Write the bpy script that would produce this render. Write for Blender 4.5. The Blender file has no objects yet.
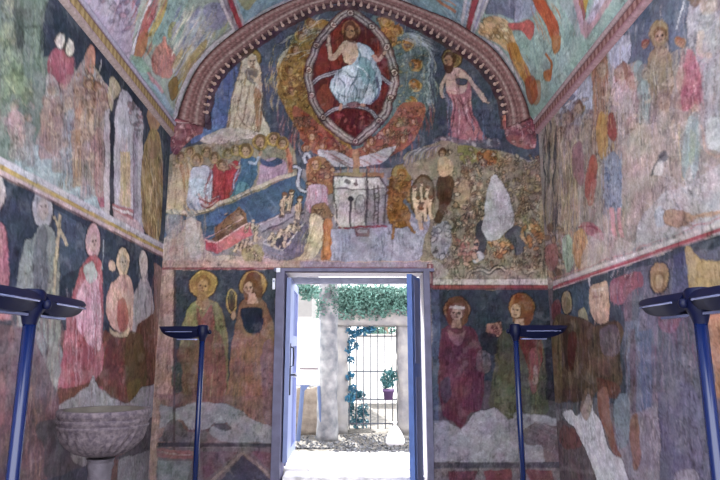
import bpy, bmesh, math, random
import numpy as np
from mathutils import Matrix, Vector
C = bpy.context.scene.collection
RNG = random.Random(11)
NR = np.random.RandomState(5)

# ------------------------------------------------------------------ camera
F = 580.0
PITCH = math.atan(115.0 / F)
YAW = -math.atan(10.0 / (F / math.cos(PITCH)))      # the chapel axis falls ten pixels left of centre
EYE = 1.45
D = 6.6                                             # inner face of the door wall
XL, XR = -2.15, 2.27                                # inner faces of the side walls
ZS = 4.17                                           # springing height of the vault
ROT = Matrix.Rotation(YAW, 3, 'Z') @ Matrix.Rotation(math.pi / 2 + PITCH, 3, 'X')
RM = np.array(ROT)
def ray(px, py):
    return RM @ np.array([(px - 360.0) / F, (240.0 - py) / F, -1.0])
def at(px, py, y):                                  # a photo point at distance y from the viewer's station
    d = ray(px, py); k = y / d[1]
    return Vector((d[0] * k, y, EYE + d[2] * k))
cam = bpy.data.cameras.new('camera'); cam.sensor_width = 36.0; cam.lens = F * 36.0 / 720.0
cam.clip_start = 0.02; cam.clip_end = 300
cam_o = bpy.data.objects.new('camera', cam); C.objects.link(cam_o)
cam_o.location = (0, 0, EYE); cam_o.rotation_euler = ROT.to_euler()
bpy.context.scene.camera = cam_o

# ------------------------------------------------------------------ colour helpers
def hx(h):
    return np.array([int(h[i:i + 2], 16) / 255.0 for i in (0, 2, 4)])
def lin(c):
    c = np.asarray(c, dtype=np.float64)
    return np.where(c <= 0.04045, c / 12.92, ((c + 0.055) / 1.055) ** 2.4)
def L4(h, k=1.0):
    c = lin(hx(h)) * k
    return (float(c[0]), float(c[1]), float(c[2]), 1.0)

# ------------------------------------------------------------------ noise on arrays
def vnoise(h, w, sy, sx):
    gy, gx = int(h / sy) + 3, int(w / sx) + 3
    g = NR.rand(gy, gx)
    ys = np.arange(h) / sy; xs = np.arange(w) / sx
    iy = ys.astype(int); ix = xs.astype(int)
    fy = (ys - iy)[:, None]; fx = (xs - ix)[None, :]
    fy = fy * fy * (3 - 2 * fy); fx = fx * fx * (3 - 2 * fx)
    a = g[np.ix_(iy, ix)]; b = g[np.ix_(iy, ix + 1)]; c = g[np.ix_(iy + 1, ix)]; d = g[np.ix_(iy + 1, ix + 1)]
    return (a * (1 - fx) + b * fx) * (1 - fy) + (c * (1 - fx) + d * fx) * fy
def fbm(h, w, s, octv=4, asp=1.0):
    t = np.zeros((h, w)); amp = 1.0; tot = 0.0
    for o in range(octv):
        t += amp * vnoise(h, w, max(1.01, s * asp), max(1.01, s)); tot += amp; amp *= 0.6; s /= 2.1
    return t / tot - 0.5

# ------------------------------------------------------------------ curves in two dimensions
def smooth(p, n=5, closed=False):
    p = [np.array(q, float) for q in p]; m = len(p); out = []
    if m < 3: return p
    rng = range(m) if closed else range(m - 1)
    for i in rng:
        if closed: p0, p1, p2, p3 = p[i - 1], p[i], p[(i + 1) % m], p[(i + 2) % m]
        else: p0, p1, p2, p3 = p[max(i - 1, 0)], p[i], p[i + 1], p[min(i + 2, m - 1)]
        for k in range(n):
            t = k / n
            out.append(0.5 * (2 * p1 + (p2 - p0) * t + (2 * p0 - 5 * p1 + 4 * p2 - p3) * t * t + (3 * p1 - p0 - 3 * p2 + p3) * t ** 3))
    if not closed: out.append(p[-1])
    return out
def pairs(a):
    return [(a[i], a[i + 1]) for i in range(0, len(a), 2)]

# ------------------------------------------------------------------ a frescoed plaster surface: colours are laid out in metres on the surface
class Fresco:
    def __init__(s, u0, u1, v0, v1, cu, cv, unproject, base):
        s.u0, s.v0, s.cu, s.cv = u0, v0, cu, cv     # cu, cv: mesh spacing, the canvas is twice as fine
        s.nu = int(round((u1 - u0) / cu)) + 1; s.nv = int(round((v1 - v0) / cv)) + 1
        s.u1 = u0 + (s.nu - 1) * cu; s.v1 = v0 + (s.nv - 1) * cv
        s.W, s.H = 2 * s.nu, 2 * s.nv
        s.im = np.empty((s.H, s.W, 3)); s.im[:] = hx(base)
        s.unproject = unproject; s.clip = None; s.ruled = []
    def g(s, pts):                                   # photo points -> surface metres -> canvas cells
        a = np.array([s.unproject(x, y) for x, y in pts])
        return np.stack([(a[:, 0] - s.u0) / s.cu * 2 + 0.5, (a[:, 1] - s.v0) / s.cv * 2 + 0.5], 1)
    def mask(s, q):
        x0, y0 = np.floor(q.min(0)).astype(int); x1, y1 = np.ceil(q.max(0)).astype(int) + 1
        x0, y0 = max(x0, 0), max(y0, 0); x1, y1 = min(x1, s.W), min(y1, s.H)
        if x1 <= x0 or y1 <= y0: return None
        X = np.arange(x0, x1)[None, :] + 0.0; Y = np.arange(y0, y1)[:, None] + 0.0
        m = np.zeros((y1 - y0, x1 - x0), bool); n = len(q)
        for i in range(n):
            ax, ay = q[i]; bx, by = q[(i + 1) % n]
            if ay == by: continue
            m ^= ((ay > Y) != (by > Y)) & (X < (bx - ax) * (Y - ay) / (by - ay) + ax)
        return m, x0, y0, x1, y1
    def fill(s, q, col, a=1.0):
        r = s.mask(q)
        if r is None: return
        m, x0, y0, x1, y1 = r
        if s.clip is not None: m = m & s.clip[y0:y1, x0:x1]
        sub = s.im[y0:y1, x0:x1]
        sub[m] = sub[m] * (1 - a) + col * a
    def P(s, col, a, al=1.0):                        # polygon, flat list of photo coordinates
        s.fill(s.g(pairs(a)), hx(col), al)
    def R(s, col, a, al=1.0):                        # a ruled band, snapped along a string: stays straight
        s.ruled.append((s.g(pairs(a)), hx(col), al))
    def B(s, col, a, al=1.0):                        # the same with rounded outline
        s.fill(s.g(smooth(pairs(a), 5, True)), hx(col), al)
    def E(s, col, cx, cy, rx, ry=None, rot=0, al=1.0):
        ry = ry or rx; c, n = math.cos(math.radians(rot)), math.sin(math.radians(rot))
        k = 22 if max(rx, ry) > 4 else 10
        s.fill(s.g([(cx + rx * math.cos(t) * c - ry * math.sin(t) * n, cy + rx * math.cos(t) * n + ry * math.sin(t) * c)
                    for t in [2 * math.pi * i / k for i in range(k)]]), hx(col), al)
    def ribbon(s, p, w, taper=False):
        p = [np.array(q, float) for q in p]; l, r = [], []; n = len(p)
        for i in range(n):
            d = p[min(i + 1, n - 1)] - p[max(i - 1, 0)]; d = d / (np.hypot(*d) + 1e-9)
            ww = w * (1 - 0.75 * abs(2 * i / (n - 1) - 1)) if taper else w
            nn = np.array([-d[1], d[0]]) * ww / 2; l.append(p[i] + nn); r.append(p[i] - nn)
        return l + r[::-1]
    def L(s, col, w, a, al=1.0, sm=True, taper=False):
        p = pairs(a)
        if sm: p = smooth(p, 4)
        s.fill(s.g(s.ribbon(p, w, taper)), hx(col), al)
    def ring(s, col, cx, cy, rx, ry, w, al=1.0, a0=0, a1=360):
        p = [(cx + rx * math.cos(math.radians(t)), cy + ry * math.sin(math.radians(t))) for t in np.linspace(a0, a1, 30)]
        s.fill(s.g(s.ribbon(p, w)), hx(col), al)
    def within(s, a, rounded=True):                  # keep what follows inside this outline
        s.clip = None
        r = s.mask(s.g(smooth(pairs(a), 5, True) if rounded else pairs(a)))
        s.clip = np.zeros((s.H, s.W), bool)
        if r is not None: s.clip[r[2]:r[4], r[1]:r[3]] = r[0]
    def free(s): s.clip = None
    def F(s, a, n, cols, w=1.0, al=0.45, lean=0.0, length=0.5, rounded=True):   # drapery folds: long thin brush strokes
        s.within(a, rounded); p = pairs(a)
        xs = [q[0] for q in p]; ys = [q[1] for q in p]; x0, x1, y0, y1 = min(xs), max(xs), min(ys), max(ys); h = y1 - y0
        for i in range(n):
            x = RNG.uniform(x0, x1); l = h * length * RNG.uniform(0.5, 1.2); y = RNG.uniform(y0 - l * 0.3, y1 - l * 0.4)
            b = RNG.uniform(-0.08, 0.08) * l; e = lean * l + RNG.uniform(-0.06, 0.06) * l
            s.L(RNG.choice(cols), w * RNG.uniform(0.6, 1.5), [x, y, x + e * 0.5 + b, y + l * 0.5, x + e, y + l], al * RNG.uniform(0.6, 1.2), True, True)
        s.free()
    def Q(s, a, n, size, cols, al=0.6, line=None, rounded=True):                # a crowd of little dabs, each with a drawn edge
        s.within(a, rounded); p = pairs(a)
        xs = [q[0] for q in p]; ys = [q[1] for q in p]; x0, x1, y0, y1 = min(xs), max(xs), min(ys), max(ys)
        for i in range(n):
            x, y = RNG.uniform(x0, x1), RNG.uniform(y0, y1); r = size * RNG.uniform(0.5, 1.3); t = RNG.uniform(0, 360)
            q = RNG.uniform(0.35, 0.8)
            if line and RNG.random() < 0.7: s.E(line, x, y, r + 0.7, r * q + 0.7, t, al * 0.8)
            s.E(RNG.choice(cols), x, y, r, r * q, t, al)
            if RNG.random() < 0.5:
                a0 = RNG.uniform(0, 6.3); s.L(RNG.choice(cols), 0.8, [x, y, x + r * math.cos(a0), y + r * math.sin(a0), x + 1.8 * r * math.cos(a0 + 0.6), y + 1.8 * r * math.sin(a0 + 0.6)], al)
        s.free()
    def head(s, x, y, r, skin, hair, halo=None, hr=1.9, look=0, f=1.0):
        k_ = (0.45 if r < 4.3 else 0.85) * f
        if halo:
            s.E('5a4430', x, y, r * hr + 0.5, None, 0, 0.3); s.E(halo, x, y, r * hr, None, 0, 0.8 if r > 4.3 else 0.6); s.ring('c0a068', x, y, r * hr * 0.86, r * hr * 0.86, 0.6, 0.5)
        s.E(hair, x, y - r * 0.25, r * 1.05, r * 1.2, 0, 0.85 * f); s.E(skin, x + look * r * 0.3, y + r * 0.15, r * 0.74, r * 1.02, 0, 0.3 + 0.6 * f)
        s.E('8a6a5c', x + look * r * 0.3 - r * 0.4, y + r * 0.3, r * 0.24, r * 0.7, 0, 0.3)
        for k in (-1, 1): s.E('4a3430', x + look * r * 0.35 + k * r * 0.34, y, r * 0.17, r * 0.1, 0, k_)
        s.L('6a4a40', max(0.5, r * 0.12), [x + look * r * 0.4, y, x + look * r * 0.5, y + r * 0.42], k_ * .8, False)
        s.L('6a3a38', max(0.5, r * 0.13), [x + look * r * 0.35 - r * 0.22, y + r * 0.68, x + look * r * 0.35 + r * 0.22, y + r * 0.68], k_ * .8, False)
    def ghost(s, x, y0, y1, w, robe, folds, skin='b09a8c', al=0.6, lean=0.0, bare=False):   # a worn full-length figure: head, shoulders, robe, hem, one arm
        h = y1 - y0; r = h * 0.075; d = lambda t: x + lean * h * t
        body = [d(.16) - w * .2, y0 + h * .16, d(.15), y0 + h * .14, d(.16) + w * .2, y0 + h * .16, d(.24) + w * .48, y0 + h * .24, d(.45) + w * .44, y0 + h * .45, d(.6) + w * .42, y0 + h * .6, d(1) + w * .5, y0 + h * .97, d(1), y1, d(1) - w * .5, y0 + h * .97, d(.6) - w * .4, y0 + h * .6, d(.42) - w * .42, y0 + h * .42, d(.24) - w * .47, y0 + h * .24]
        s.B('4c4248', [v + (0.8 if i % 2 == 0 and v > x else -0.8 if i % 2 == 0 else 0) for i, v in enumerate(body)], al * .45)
        s.B(robe, body, al); s.F(body, int(10 + w * 1.6), folds, 1.0, .5, lean * .6, .4)
        for k in (-.22, .08, .3):
            s.L('5a484c', .7, [d(.3) + w * k, y0 + h * .3, d(.6) + w * (k + RNG.uniform(-.08, .08)), y0 + h * .6, d(.96) + w * k * 1.3, y0 + h * .95], .5, True, True)
        sd = RNG.choice((-1, 1))
        s.L(skin, h * .035, [d(.25) + sd * w * .42, y0 + h * .25, d(.4) + sd * w * .5, y0 + h * .4, d(.36) + sd * w * .05, y0 + h * .42], .7)
        s.head(d(.06), y0 + h * .075, r, skin, '6a4c40', None, 1, RNG.choice((-1, 0, 1)), .38)
    def tiny(s, x, y, z, a, col, al=0.85):           # a small bare figure, any way up
        c, n = math.cos(a), math.sin(a); T_ = lambda u, v: [x + (u * c - v * n) * z, y + (u * n + v * c) * z]
        dk = '463830'
        for w_, cc, q in ((.85, dk, .55), (.55, col, al)):
            s.L(cc, z * w_ * 1.5, T_(0, -1) + T_(0.1, .9), q, False)
            for sd in (-1, 1):
                k = RNG.uniform(.1, .5); s.L(cc, z * w_ * .8, T_(sd * .3, .8) + T_(sd * (.3 + k), 2) + T_(sd * .2 + k * .5, 3.1), q)
                e = RNG.uniform(.6, 1.3); s.L(cc, z * w_ * .6, T_(sd * .6, -.8) + T_(sd * e, .1) + T_(sd * e * RNG.uniform(.2, 1.4), RNG.uniform(-1, 1)), q)
            s.E(cc, *T_(.1, -1.9), z * w_ * 1.1, None, 0, q)
        s.E('6a5040', *T_(.1, -2.3), z * .55, z * .35, math.degrees(a), .7)
    def finish(s, amount=1.0, sat=0.7, lum=1.0, warp=2.6, contrast=1.0):
        h, w = s.H, s.W
        # the brush never follows an outline exactly: edges wander by a centimetre or two
        yy, xx = np.mgrid[0:h, 0:w]
        for sc_, k in ((30, warp * 1.7), (9, warp * 0.5)):
            dy = fbm(h, w, sc_, 2) * k * 2; dx = fbm(h, w, sc_, 2) * k * 2
            s.im = s.im[np.clip(np.rint(yy + dy), 0, h - 1).astype(int), np.clip(np.rint(xx + dx), 0, w - 1).astype(int)]
        s.free()
        for q, c, al in s.ruled: s.fill(q, c, al)
        # drawn contours where two colours meet
        l = s.im.mean(2); e = np.zeros((h, w)); e[1:-1, 1:-1] = np.hypot(l[2:, 1:-1] - l[:-2, 1:-1], l[1:-1, 2:] - l[1:-1, :-2])
        e = np.clip(e * 1.25 - 0.05, 0, 0.32); e *= np.clip(0.6 + 3 * fbm(h, w, 20, 2), 0, 1.2)
        s.im *= (1 - e)[..., None]
        # fine drawing: wavering dark and pale lines, mostly upright
        for asp, sc_, wd, k in ((2.8, 12, .020, -0.30), (2.2, 9, .018, 0.20), (4.0, 9, .022, -0.22), (1.2, 16, .012, -0.16), (2.0, 20, .012, 0.16)):
            f = fbm(h, w, sc_, 3, asp); g = np.clip(0.5 + 3.2 * fbm(h, w, 46, 2), 0, 1)
            s.im *= (1 + k * amount * g * np.exp(-(f / wd) ** 2))[..., None]
        f = fbm(h, w, 60, 6)[..., None]; fine = fbm(h, w, 8, 3)[..., None]
        s.im *= 1 + amount * (0.34 * f + 0.30 * fine)
        for k in range(3): s.im[..., k] += amount * 0.085 * fbm(h, w, 24, 4)
        worn = (np.clip(fbm(h, w, 26, 5) - 0.10, 0, 0.08) / 0.08)[..., None] * 0.2 * amount      # rubbed and whitened patches
        s.im = s.im * (1 - worn) + hx('a79ea2') * worn
        g = s.im.mean(2, keepdims=True)
        cool = np.clip((s.im[..., 2:] - s.im[..., :1]) * 9 + .5, 0, 1)
        im = (g + (s.im - g) * (sat * (1 - cool) + (sat - .27) * cool)) * lum
        if contrast != 1.0: im = (im - 0.42) * contrast + 0.42
        im = np.clip(im, 0.03, 0.97)
        return im.reshape(s.nv, 2, s.nu, 2, 3).mean((1, 3))

# ------------------------------------------------------------------ surfaces
def un_back(px, py):
    p = at(px, py, D); return (p.x, p.z)
def un_left(px, py):
    d = ray(px, py); k = XL / d[0]; return (d[1] * k, EYE + d[2] * k)
def un_right(px, py):
    d = ray(px, py); k = XR / d[0]; return (d[1] * k, EYE + d[2] * k)
ARCH_OUT = [(176.7, 119), (181, 104), (190.5, 80.5), (201.7, 62.5), (218, 46), (237.8, 30.5), (262.8, 15), (293, 1), (322, -8), (350, -11), (375, -7), (400, 1), (425, 10.5), (450, 20), (469, 31), (494, 50), (514, 77), (526, 102), (530.5, 119)]
ARCH_IN = [(205, 128), (206, 108), (212, 86), (226, 67), (243, 53), (262, 38.5), (285, 23), (315, 9), (351.7, 3), (386, 12), (419, 25), (450, 43), (475, 60), (493, 79), (501.5, 97), (505.5, 114), (506, 128)]
CX, CZ = 0.5 * (XL + XR), ZS
prof = [(XL, ZS)] + [tuple(at(x, y, D).xz) for x, y in smooth(ARCH_OUT, 6)[2:-2]] + [(XR, ZS)]
prof = np.array(prof)
th = np.arctan2(prof[:, 1] - CZ, -(prof[:, 0] - CX)); rad = np.hypot(prof[:, 0] - CX, prof[:, 1] - CZ)
order = np.argsort(th); th, rad, prof = th[order], rad[order], prof[order]
slen = np.concatenate([[0], np.cumsum(np.hypot(*np.diff(prof, axis=0).T))])
STOT = float(slen[-1])
def un_vault(px, py):
    d = ray(px, py)
    def inside(k):
        x, z = d[0] * k - CX, EYE + d[2] * k - CZ
        t = math.atan2(z, -x)
        return z < 0 or math.hypot(x, z) < np.interp(t, th, rad)
    a, b = 0.5, 12.0
    n = 40
    ks = np.linspace(a, b, n); lo = a; hi = b
    for k in ks:
        if inside(k): lo = k
        else: hi = k; break
    for i in range(22):
        m = 0.5 * (lo + hi)
        if inside(m): lo = m
        else: hi = m
    x, z = d[0] * lo - CX, EYE + d[2] * lo - CZ
    return (float(np.interp(math.atan2(z, -x), th, slen)), d[1] * lo)

# ------------------------------------------------------------------ materials
def mat(name, col='808080', rough=0.6, metal=0.0, noise=0.0, scale=8.0, bump=0.0, bscale=40.0, spec=0.5, k=1.0, col2=None, emit=0.0, coat=0.0, stretch=None):
    m = bpy.data.materials.new(name); m.use_nodes = True
    nt = m.node_tree; b = nt.nodes['Principled BSDF']
    b.inputs['Base Color'].default_value = L4(col, k); b.inputs['Roughness'].default_value = rough
    b.inputs['Metallic'].default_value = metal; b.inputs['Specular IOR Level'].default_value = spec
    b.inputs['Coat Weight'].default_value = coat
    if emit:
        b.inputs['Emission Color'].default_value = L4(col); b.inputs['Emission Strength'].default_value = emit
    tc = nt.nodes.new('ShaderNodeTexCoord'); src = tc.outputs['Object']
    if stretch:
        mp = nt.nodes.new('ShaderNodeMapping'); mp.inputs['Scale'].default_value = stretch
        nt.links.new(src, mp.inputs['Vector']); src = mp.outputs['Vector']
    if noise or col2:
        n = nt.nodes.new('ShaderNodeTexNoise'); n.inputs['Scale'].default_value = scale; n.inputs['Detail'].default_value = 6
        nt.links.new(src, n.inputs['Vector'])
        r = nt.nodes.new('ShaderNodeValToRGB'); r.color_ramp.elements[0].position = 0.34; r.color_ramp.elements[1].position = 0.68
        c = L4(col, k)
        if col2: r.color_ramp.elements[0].color = L4(col2, k); r.color_ramp.elements[1].color = c
        else:
            r.color_ramp.elements[0].color = tuple(x * (1 - noise) for x in c[:3]) + (1,); r.color_ramp.elements[1].color = tuple(min(1, x * (1 + noise)) for x in c[:3]) + (1,)
        nt.links.new(n.outputs['Fac'], r.inputs['Fac']); nt.links.new(r.outputs['Color'], b.inputs['Base Color'])
    if bump:
        n2 = nt.nodes.new('ShaderNodeTexNoise'); n2.inputs['Scale'].default_value = bscale; n2.inputs['Detail'].default_value = 5
        nt.links.new(src, n2.inputs['Vector'])
        bp = nt.nodes.new('ShaderNodeBump'); bp.inputs['Strength'].default_value = bump; bp.inputs['Distance'].default_value = 0.02
        nt.links.new(n2.outputs['Fac'], bp.inputs['Height']); nt.links.new(bp.outputs['Normal'], b.inputs['Normal'])
    return m
def fresco_mat():
    m = bpy.data.materials.new('fresco_plaster'); m.use_nodes = True
    nt = m.node_tree; b = nt.nodes['Principled BSDF']; b.inputs['Roughness'].default_value = 0.88; b.inputs['Specular IOR Level'].default_value = 0.12
    at_ = nt.nodes.new('ShaderNodeVertexColor'); at_.layer_name = 'pigment'
    tc = nt.nodes.new('ShaderNodeTexCoord')
    n = nt.nodes.new('ShaderNodeTexNoise'); n.inputs['Scale'].default_value = 55; n.inputs['Detail'].default_value = 5
    nt.links.new(tc.outputs['Object'], n.inputs['Vector'])
    mr = nt.nodes.new('ShaderNodeMapRange'); mr.inputs['From Min'].default_value = 0.25; mr.inputs['From Max'].default_value = 0.75
    mr.inputs['To Min'].default_value = 0.82; mr.inputs['To Max'].default_value = 1.18
    nt.links.new(n.outputs['Fac'], mr.inputs['Value'])
    mx = nt.nodes.new('ShaderNodeMix'); mx.data_type = 'RGBA'; mx.blend_type = 'MULTIPLY'; mx.inputs['Factor'].default_value = 1.0
    nt.links.new(at_.outputs['Color'], mx.inputs['A']); nt.links.new(mr.outputs['Result'], mx.inputs['B'])
    nt.links.new(mx.outputs['Result'], b.inputs['Base Color'])
    bp = nt.nodes.new('ShaderNodeBump'); bp.inputs['Strength'].default_value = 0.12; bp.inputs['Distance'].default_value = 0.01
    nt.links.new(n.outputs['Fac'], bp.inputs['Height']); nt.links.new(bp.outputs['Normal'], b.inputs['Normal'])
    return m
FRESCO = fresco_mat()
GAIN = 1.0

def props(o, label=None, cat=None, group=None, kind=None):
    if label: o['label'] = label
    if cat: o['category'] = cat
    if group: o['group'] = group
    if kind: o['kind'] = kind
    return o
def grid_mesh(name, pos, col, skip=None, extra=None, gain=1.0, flip=False):
    """pos (nv,nu,3), col (nv,nu,3) sRGB; extra = [(corners(4), hex), ...]"""
    nv, nu = pos.shape[:2]
    idx = np.arange(nv * nu).reshape(nv, nu)
    q = np.stack([idx[:-1, :-1], idx[:-1, 1:], idx[1:, 1:], idx[1:, :-1]], -1).reshape(-1, 4)
    if skip is not None: q = q[~skip.reshape(-1)]
    if flip: q = q[:, ::-1]
    V = pos.reshape(-1, 3); K = lin(col.reshape(-1, 3)) * gain
    if extra:
        ev, ek, eq = [], [], []
        for c4, h in extra:
            eq.append([len(V) + len(ev) + j for j in range(4)]); ev += list(c4); ek += [lin(hx(h)) * gain] * 4
        V = np.concatenate([V, np.array(ev)]); K = np.concatenate([K, np.array(ek)]); q = np.concatenate([q, np.array(eq)])
    used = np.zeros(len(V), bool); used[q.reshape(-1)] = True
    remap = np.cumsum(used) - 1
    V, K, q = V[used], K[used], remap[q]
    me = bpy.data.meshes.new(name)
    me.vertices.add(len(V)); me.vertices.foreach_set('co', V.astype(np.float32).ravel())
    me.loops.add(q.size); me.loops.foreach_set('vertex_index', q.astype(np.int32).ravel())
    me.polygons.add(len(q)); me.polygons.foreach_set('loop_start', np.arange(0, q.size, 4, dtype=np.int32))
    me.update(calc_edges=True)
    a = me.color_attributes.new('pigment', 'FLOAT_COLOR', 'POINT')
    rgba = np.ones((len(V), 4), np.float32); rgba[:, :3] = np.clip(K, 0.004, 0.85)
    a.data.foreach_set('color', rgba.ravel())
    me.materials.append(FRESCO)
    o = bpy.data.objects.new(name, me); C.objects.link(o)
    return o
def boxq(x0, x1, y0, y1, z0, z1, h, faces='xXyYzZ'):
    f = {'x': [(x0, y0, z0), (x0, y0, z1), (x0, y1, z1), (x0, y1, z0)], 'X': [(x1, y0, z0), (x1, y1, z0), (x1, y1, z1), (x1, y0, z1)],
         'y': [(x0, y0, z0), (x1, y0, z0), (x1, y0, z1), (x0, y0, z1)], 'Y': [(x0, y1, z0), (x0, y1, z1), (x1, y1, z1), (x1, y1, z0)],
         'z': [(x0, y0, z0), (x0, y1, z0), (x1, y1, z0), (x1, y0, z0)], 'Z': [(x0, y0, z1), (x1, y0, z1), (x1, y1, z1), (x0, y1, z1)]}
    return [(f[k], h) for k in faces]

# ================================================================== the door wall: paintings
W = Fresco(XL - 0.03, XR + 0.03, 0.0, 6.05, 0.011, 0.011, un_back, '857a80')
# --- night-blue lunette
W.P('484e64', [165,165, 165,100, 205,60, 262,10, 350,-20, 450,10, 520,70, 545,120, 545,165, 500,150, 440,142, 400,168, 305,170, 240,150])
W.B('4d62a4', [200,100, 222,70, 238,66, 236,100, 226,130, 200,140, 190,140], 0.9)
W.B('5a74b8', [203,112, 216,108, 226,124, 214,134, 200,136], 0.8)
W.B('4c5878', [255,40, 275,30, 284,40, 270,120, 264,80], 0.5)
W.B('40485a', [427,40, 440,38, 446,90, 444,140, 424,150, 424,90], 0.8)
W.B('434f68', [472,100, 500,95, 504,140, 470,140], 0.7)
W.F([195,45, 300,20, 300,150, 195,150], 120, ['3a4056','5a627c','4c566e','6c7084'], 1.4, 0.35)
W.F([420,30, 510,60, 510,150, 420,150], 130, ['363c4e','50586c','464e62','60667a'], 1.4, 0.35)
# --- angels at the left of the mandorla, gold and russet
G1 = [303,28, 322,20, 330,26, 314,48, 306,76, 312,104, 326,124, 350,146, 352,162, 322,150, 300,134, 290,118, 279,96, 277,76, 284,54]
W.B('8a693c', G1); W.F(G1, 90, ['b8924c','6a4a2c','a87c40','c4a468'], 1.1, 0.55, 0.15, 0.25)
W.Q([284,52, 308,46, 308,80, 312,104, 296,120, 280,92], 90, 2.4, ['b99655','a07838','c8a86c','7d5a30'], 0.7, '5a4028')
for k in range(9):
    W.L('a8a49c', 1.0, [278 + k * 2.2, 44 + k * 1.5 - 2 * (k % 3), 290 + k * 3, 36 - k * 1.2, 306 + k * 2, 33 - k * 2.6], 0.75, taper=True)
for k in range(7): W.L('9e9a94', 1.0, [276 + k, 74 - k * 2, 281 + k * 2, 56 - k * 2, 291 + k * 2, 46 - k], 0.7, taper=True)
for x, y, r in [(300,37,4.4), (310,23,4), (294,50,4), (289,70,3.6), (318,33,3.2), (291,92,3.2)]:
    W.head(x, y, r, 'a88460', '6a4630', 'a07c44', 1.5, 1)
# --- angels at the right, green and teal
G2 = [372,18, 388,16, 402,30, 422,40, 430,60, 428,96, 424,120, 408,140, 384,152, 356,164, 356,146, 380,124, 394,98, 398,72, 390,46]
W.B('566b6d', G2); W.F(G2, 110, ['748c88','40585a','84988f','4c6466','8c948c','7c7454'], 1.1, 0.5, -0.1, 0.25)
W.B('a8763f', [378,20, 388,18, 398,30, 396,46, 390,44], 0.85); W.Q([376,16, 400,24, 400,48, 388,44], 26, 2.2, ['c08f50','8a5a34','b88458'], 0.7, '5a3c28')
for k in range(10): W.L('8b97a6', 1.1, [402 + k, 32 + k * 1.5, 416 + k * 1.6, 36 + k * 1.6, 436 + k * 0.6 - k, 44 + k * 4], 0.6, taper=True)
for k in range(6): W.L('86a09c', 1.0, [424, 50 + k * 8, 429, 60 + k * 9, 428, 78 + k * 9], 0.6, taper=True)
for x, y, r in [(398,31,4.2), (408,45,4.6), (416,65,4.6), (415,86,4.8), (412,103,4.4), (386,22,3.6)]:
    W.head(x, y, r, 'a87c50', '7a5228', 'b08a4a', 1.45, -1)
for k in range(26):
    x, y = RNG.uniform(276, 322), RNG.uniform(24, 60); W.L(RNG.choice(['b0aca4','9c9890','c0bab0']), 1.3, [x, y, x + 8, y - 5, x + 18, y - 8 + RNG.uniform(-2, 2)], .55, taper=True)
    x, y = RNG.uniform(396, 418), RNG.uniform(28, 44); W.L(RNG.choice(['a4acb8','8c98a8','b4b8c0']), 1.2, [x, y, x + 10, y + 3, x + 22, y + 9 + RNG.uniform(-2, 3)], .5, taper=True)
    x, y = RNG.uniform(420, 430), RNG.uniform(48, 100); W.L(RNG.choice(['9cb0ac','84a09c','aab0a8']), 1.1, [x, y, x + 3, y + 7, x + 2, y + 16], .55, taper=True)
W.Q([280,60, 306,50, 306,80, 316,108, 330,126, 344,142, 330,150, 300,130, 282,94], 150, 1.5, ['c0a060','94703a','d0b478','6c4c28'], .6, '4c3420')
W.Q([396,46, 424,46, 428,100, 420,120, 396,110], 110, 1.7, ['8ca098','5c7470','a8a488','9c8458','748c90'], .55, '36484a')
for i in range(150):
    t = math.radians(RNG.uniform(-62, 242)); k = RNG.uniform(.9, 1.08); cx_, cy_ = 352 - 78 * k * math.cos(t) * (1 if math.cos(t) > 0 else 1.0), 86 + 80 * k * math.sin(t)
    if cy_ < 26: continue
    left = math.cos(t) > .1
    col = RNG.choice(['b89454','c4a874','7c5a34','a8a090'] if left else ['93a8a4','b0b4a8','5c7476','a09878']) if cy_ < 112 else RNG.choice(['a86850','8a4a44','b8887c','7c5468'])
    dx, dy = -math.cos(t) * 6 * (1 if left else 1), 9 * (.5 + .5 * math.sin(t)) + 4
    W.L(col, 1.4, [cx_, cy_ - dy, cx_ + dx * .5, cy_, cx_ + dx * .35, cy_ + dy], .6, taper=True)
W.L('5c4c64', 3.0, [424,112, 416,134, 400,152, 380,162, 354,167, 330,163, 312,154], .55)
# --- ring of seraph heads under the mandorla and the pale cloud
S1 = [292,108, 304,112, 324,128, 354,150, 384,128, 400,106, 424,104, 420,130, 404,150, 380,162, 352,166, 322,158, 302,140]
W.B('93584a', S1)
W.Q([292,108, 306,114, 326,130, 354,152, 352,166, 322,158, 300,138], 120, 2.8, ['b06a4a','8a4036','c08a64','a85a3c','94503e'], 0.75, '5c2f2c', False)
W.Q([354,150, 384,128, 400,108, 424,106, 420,130, 404,150, 380,162, 352,166], 130, 2.8, ['b0786c','98605a','c09a88','a86a5a','8a4e4c'], 0.75, '5a3438', False)
for x, y in [(300,124), (312,136), (322,145), (336,152), (306,148), (372,140), (388,133), (398,124), (404,138), (388,148), (412,122), (370,154)]:
    W.head(x, y, 3.3, 'b8917c', '7a3f34', 'a5643e', 1.35)
for i in range(46):
    t = RNG.uniform(.15, 2.99); q = RNG.uniform(.86, 1.12); W.tiny(353 - 60 * q * math.cos(t), 92 + 64 * q * math.sin(t) if abs(math.cos(t)) < .8 else 122, RNG.uniform(1.4, 2.1), RNG.uniform(-.6, .6), RNG.choice(['b87c5c','c09878','a05a44','b88a78']), .6)
W.B('b0a8b4', [318,150, 336,152, 353,158, 374,152, 396,146, 388,160, 366,167, 340,167, 322,162], 0.85)
W.F([318,150, 353,158, 396,146, 388,160, 353,168, 322,162], 24, ['c8c0c4','8e7a86','a05a54'], 1.0, 0.6, 2.0, 0.6)
W.P('94705a', [352,150, 359,150, 359,172, 352,172])
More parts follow.
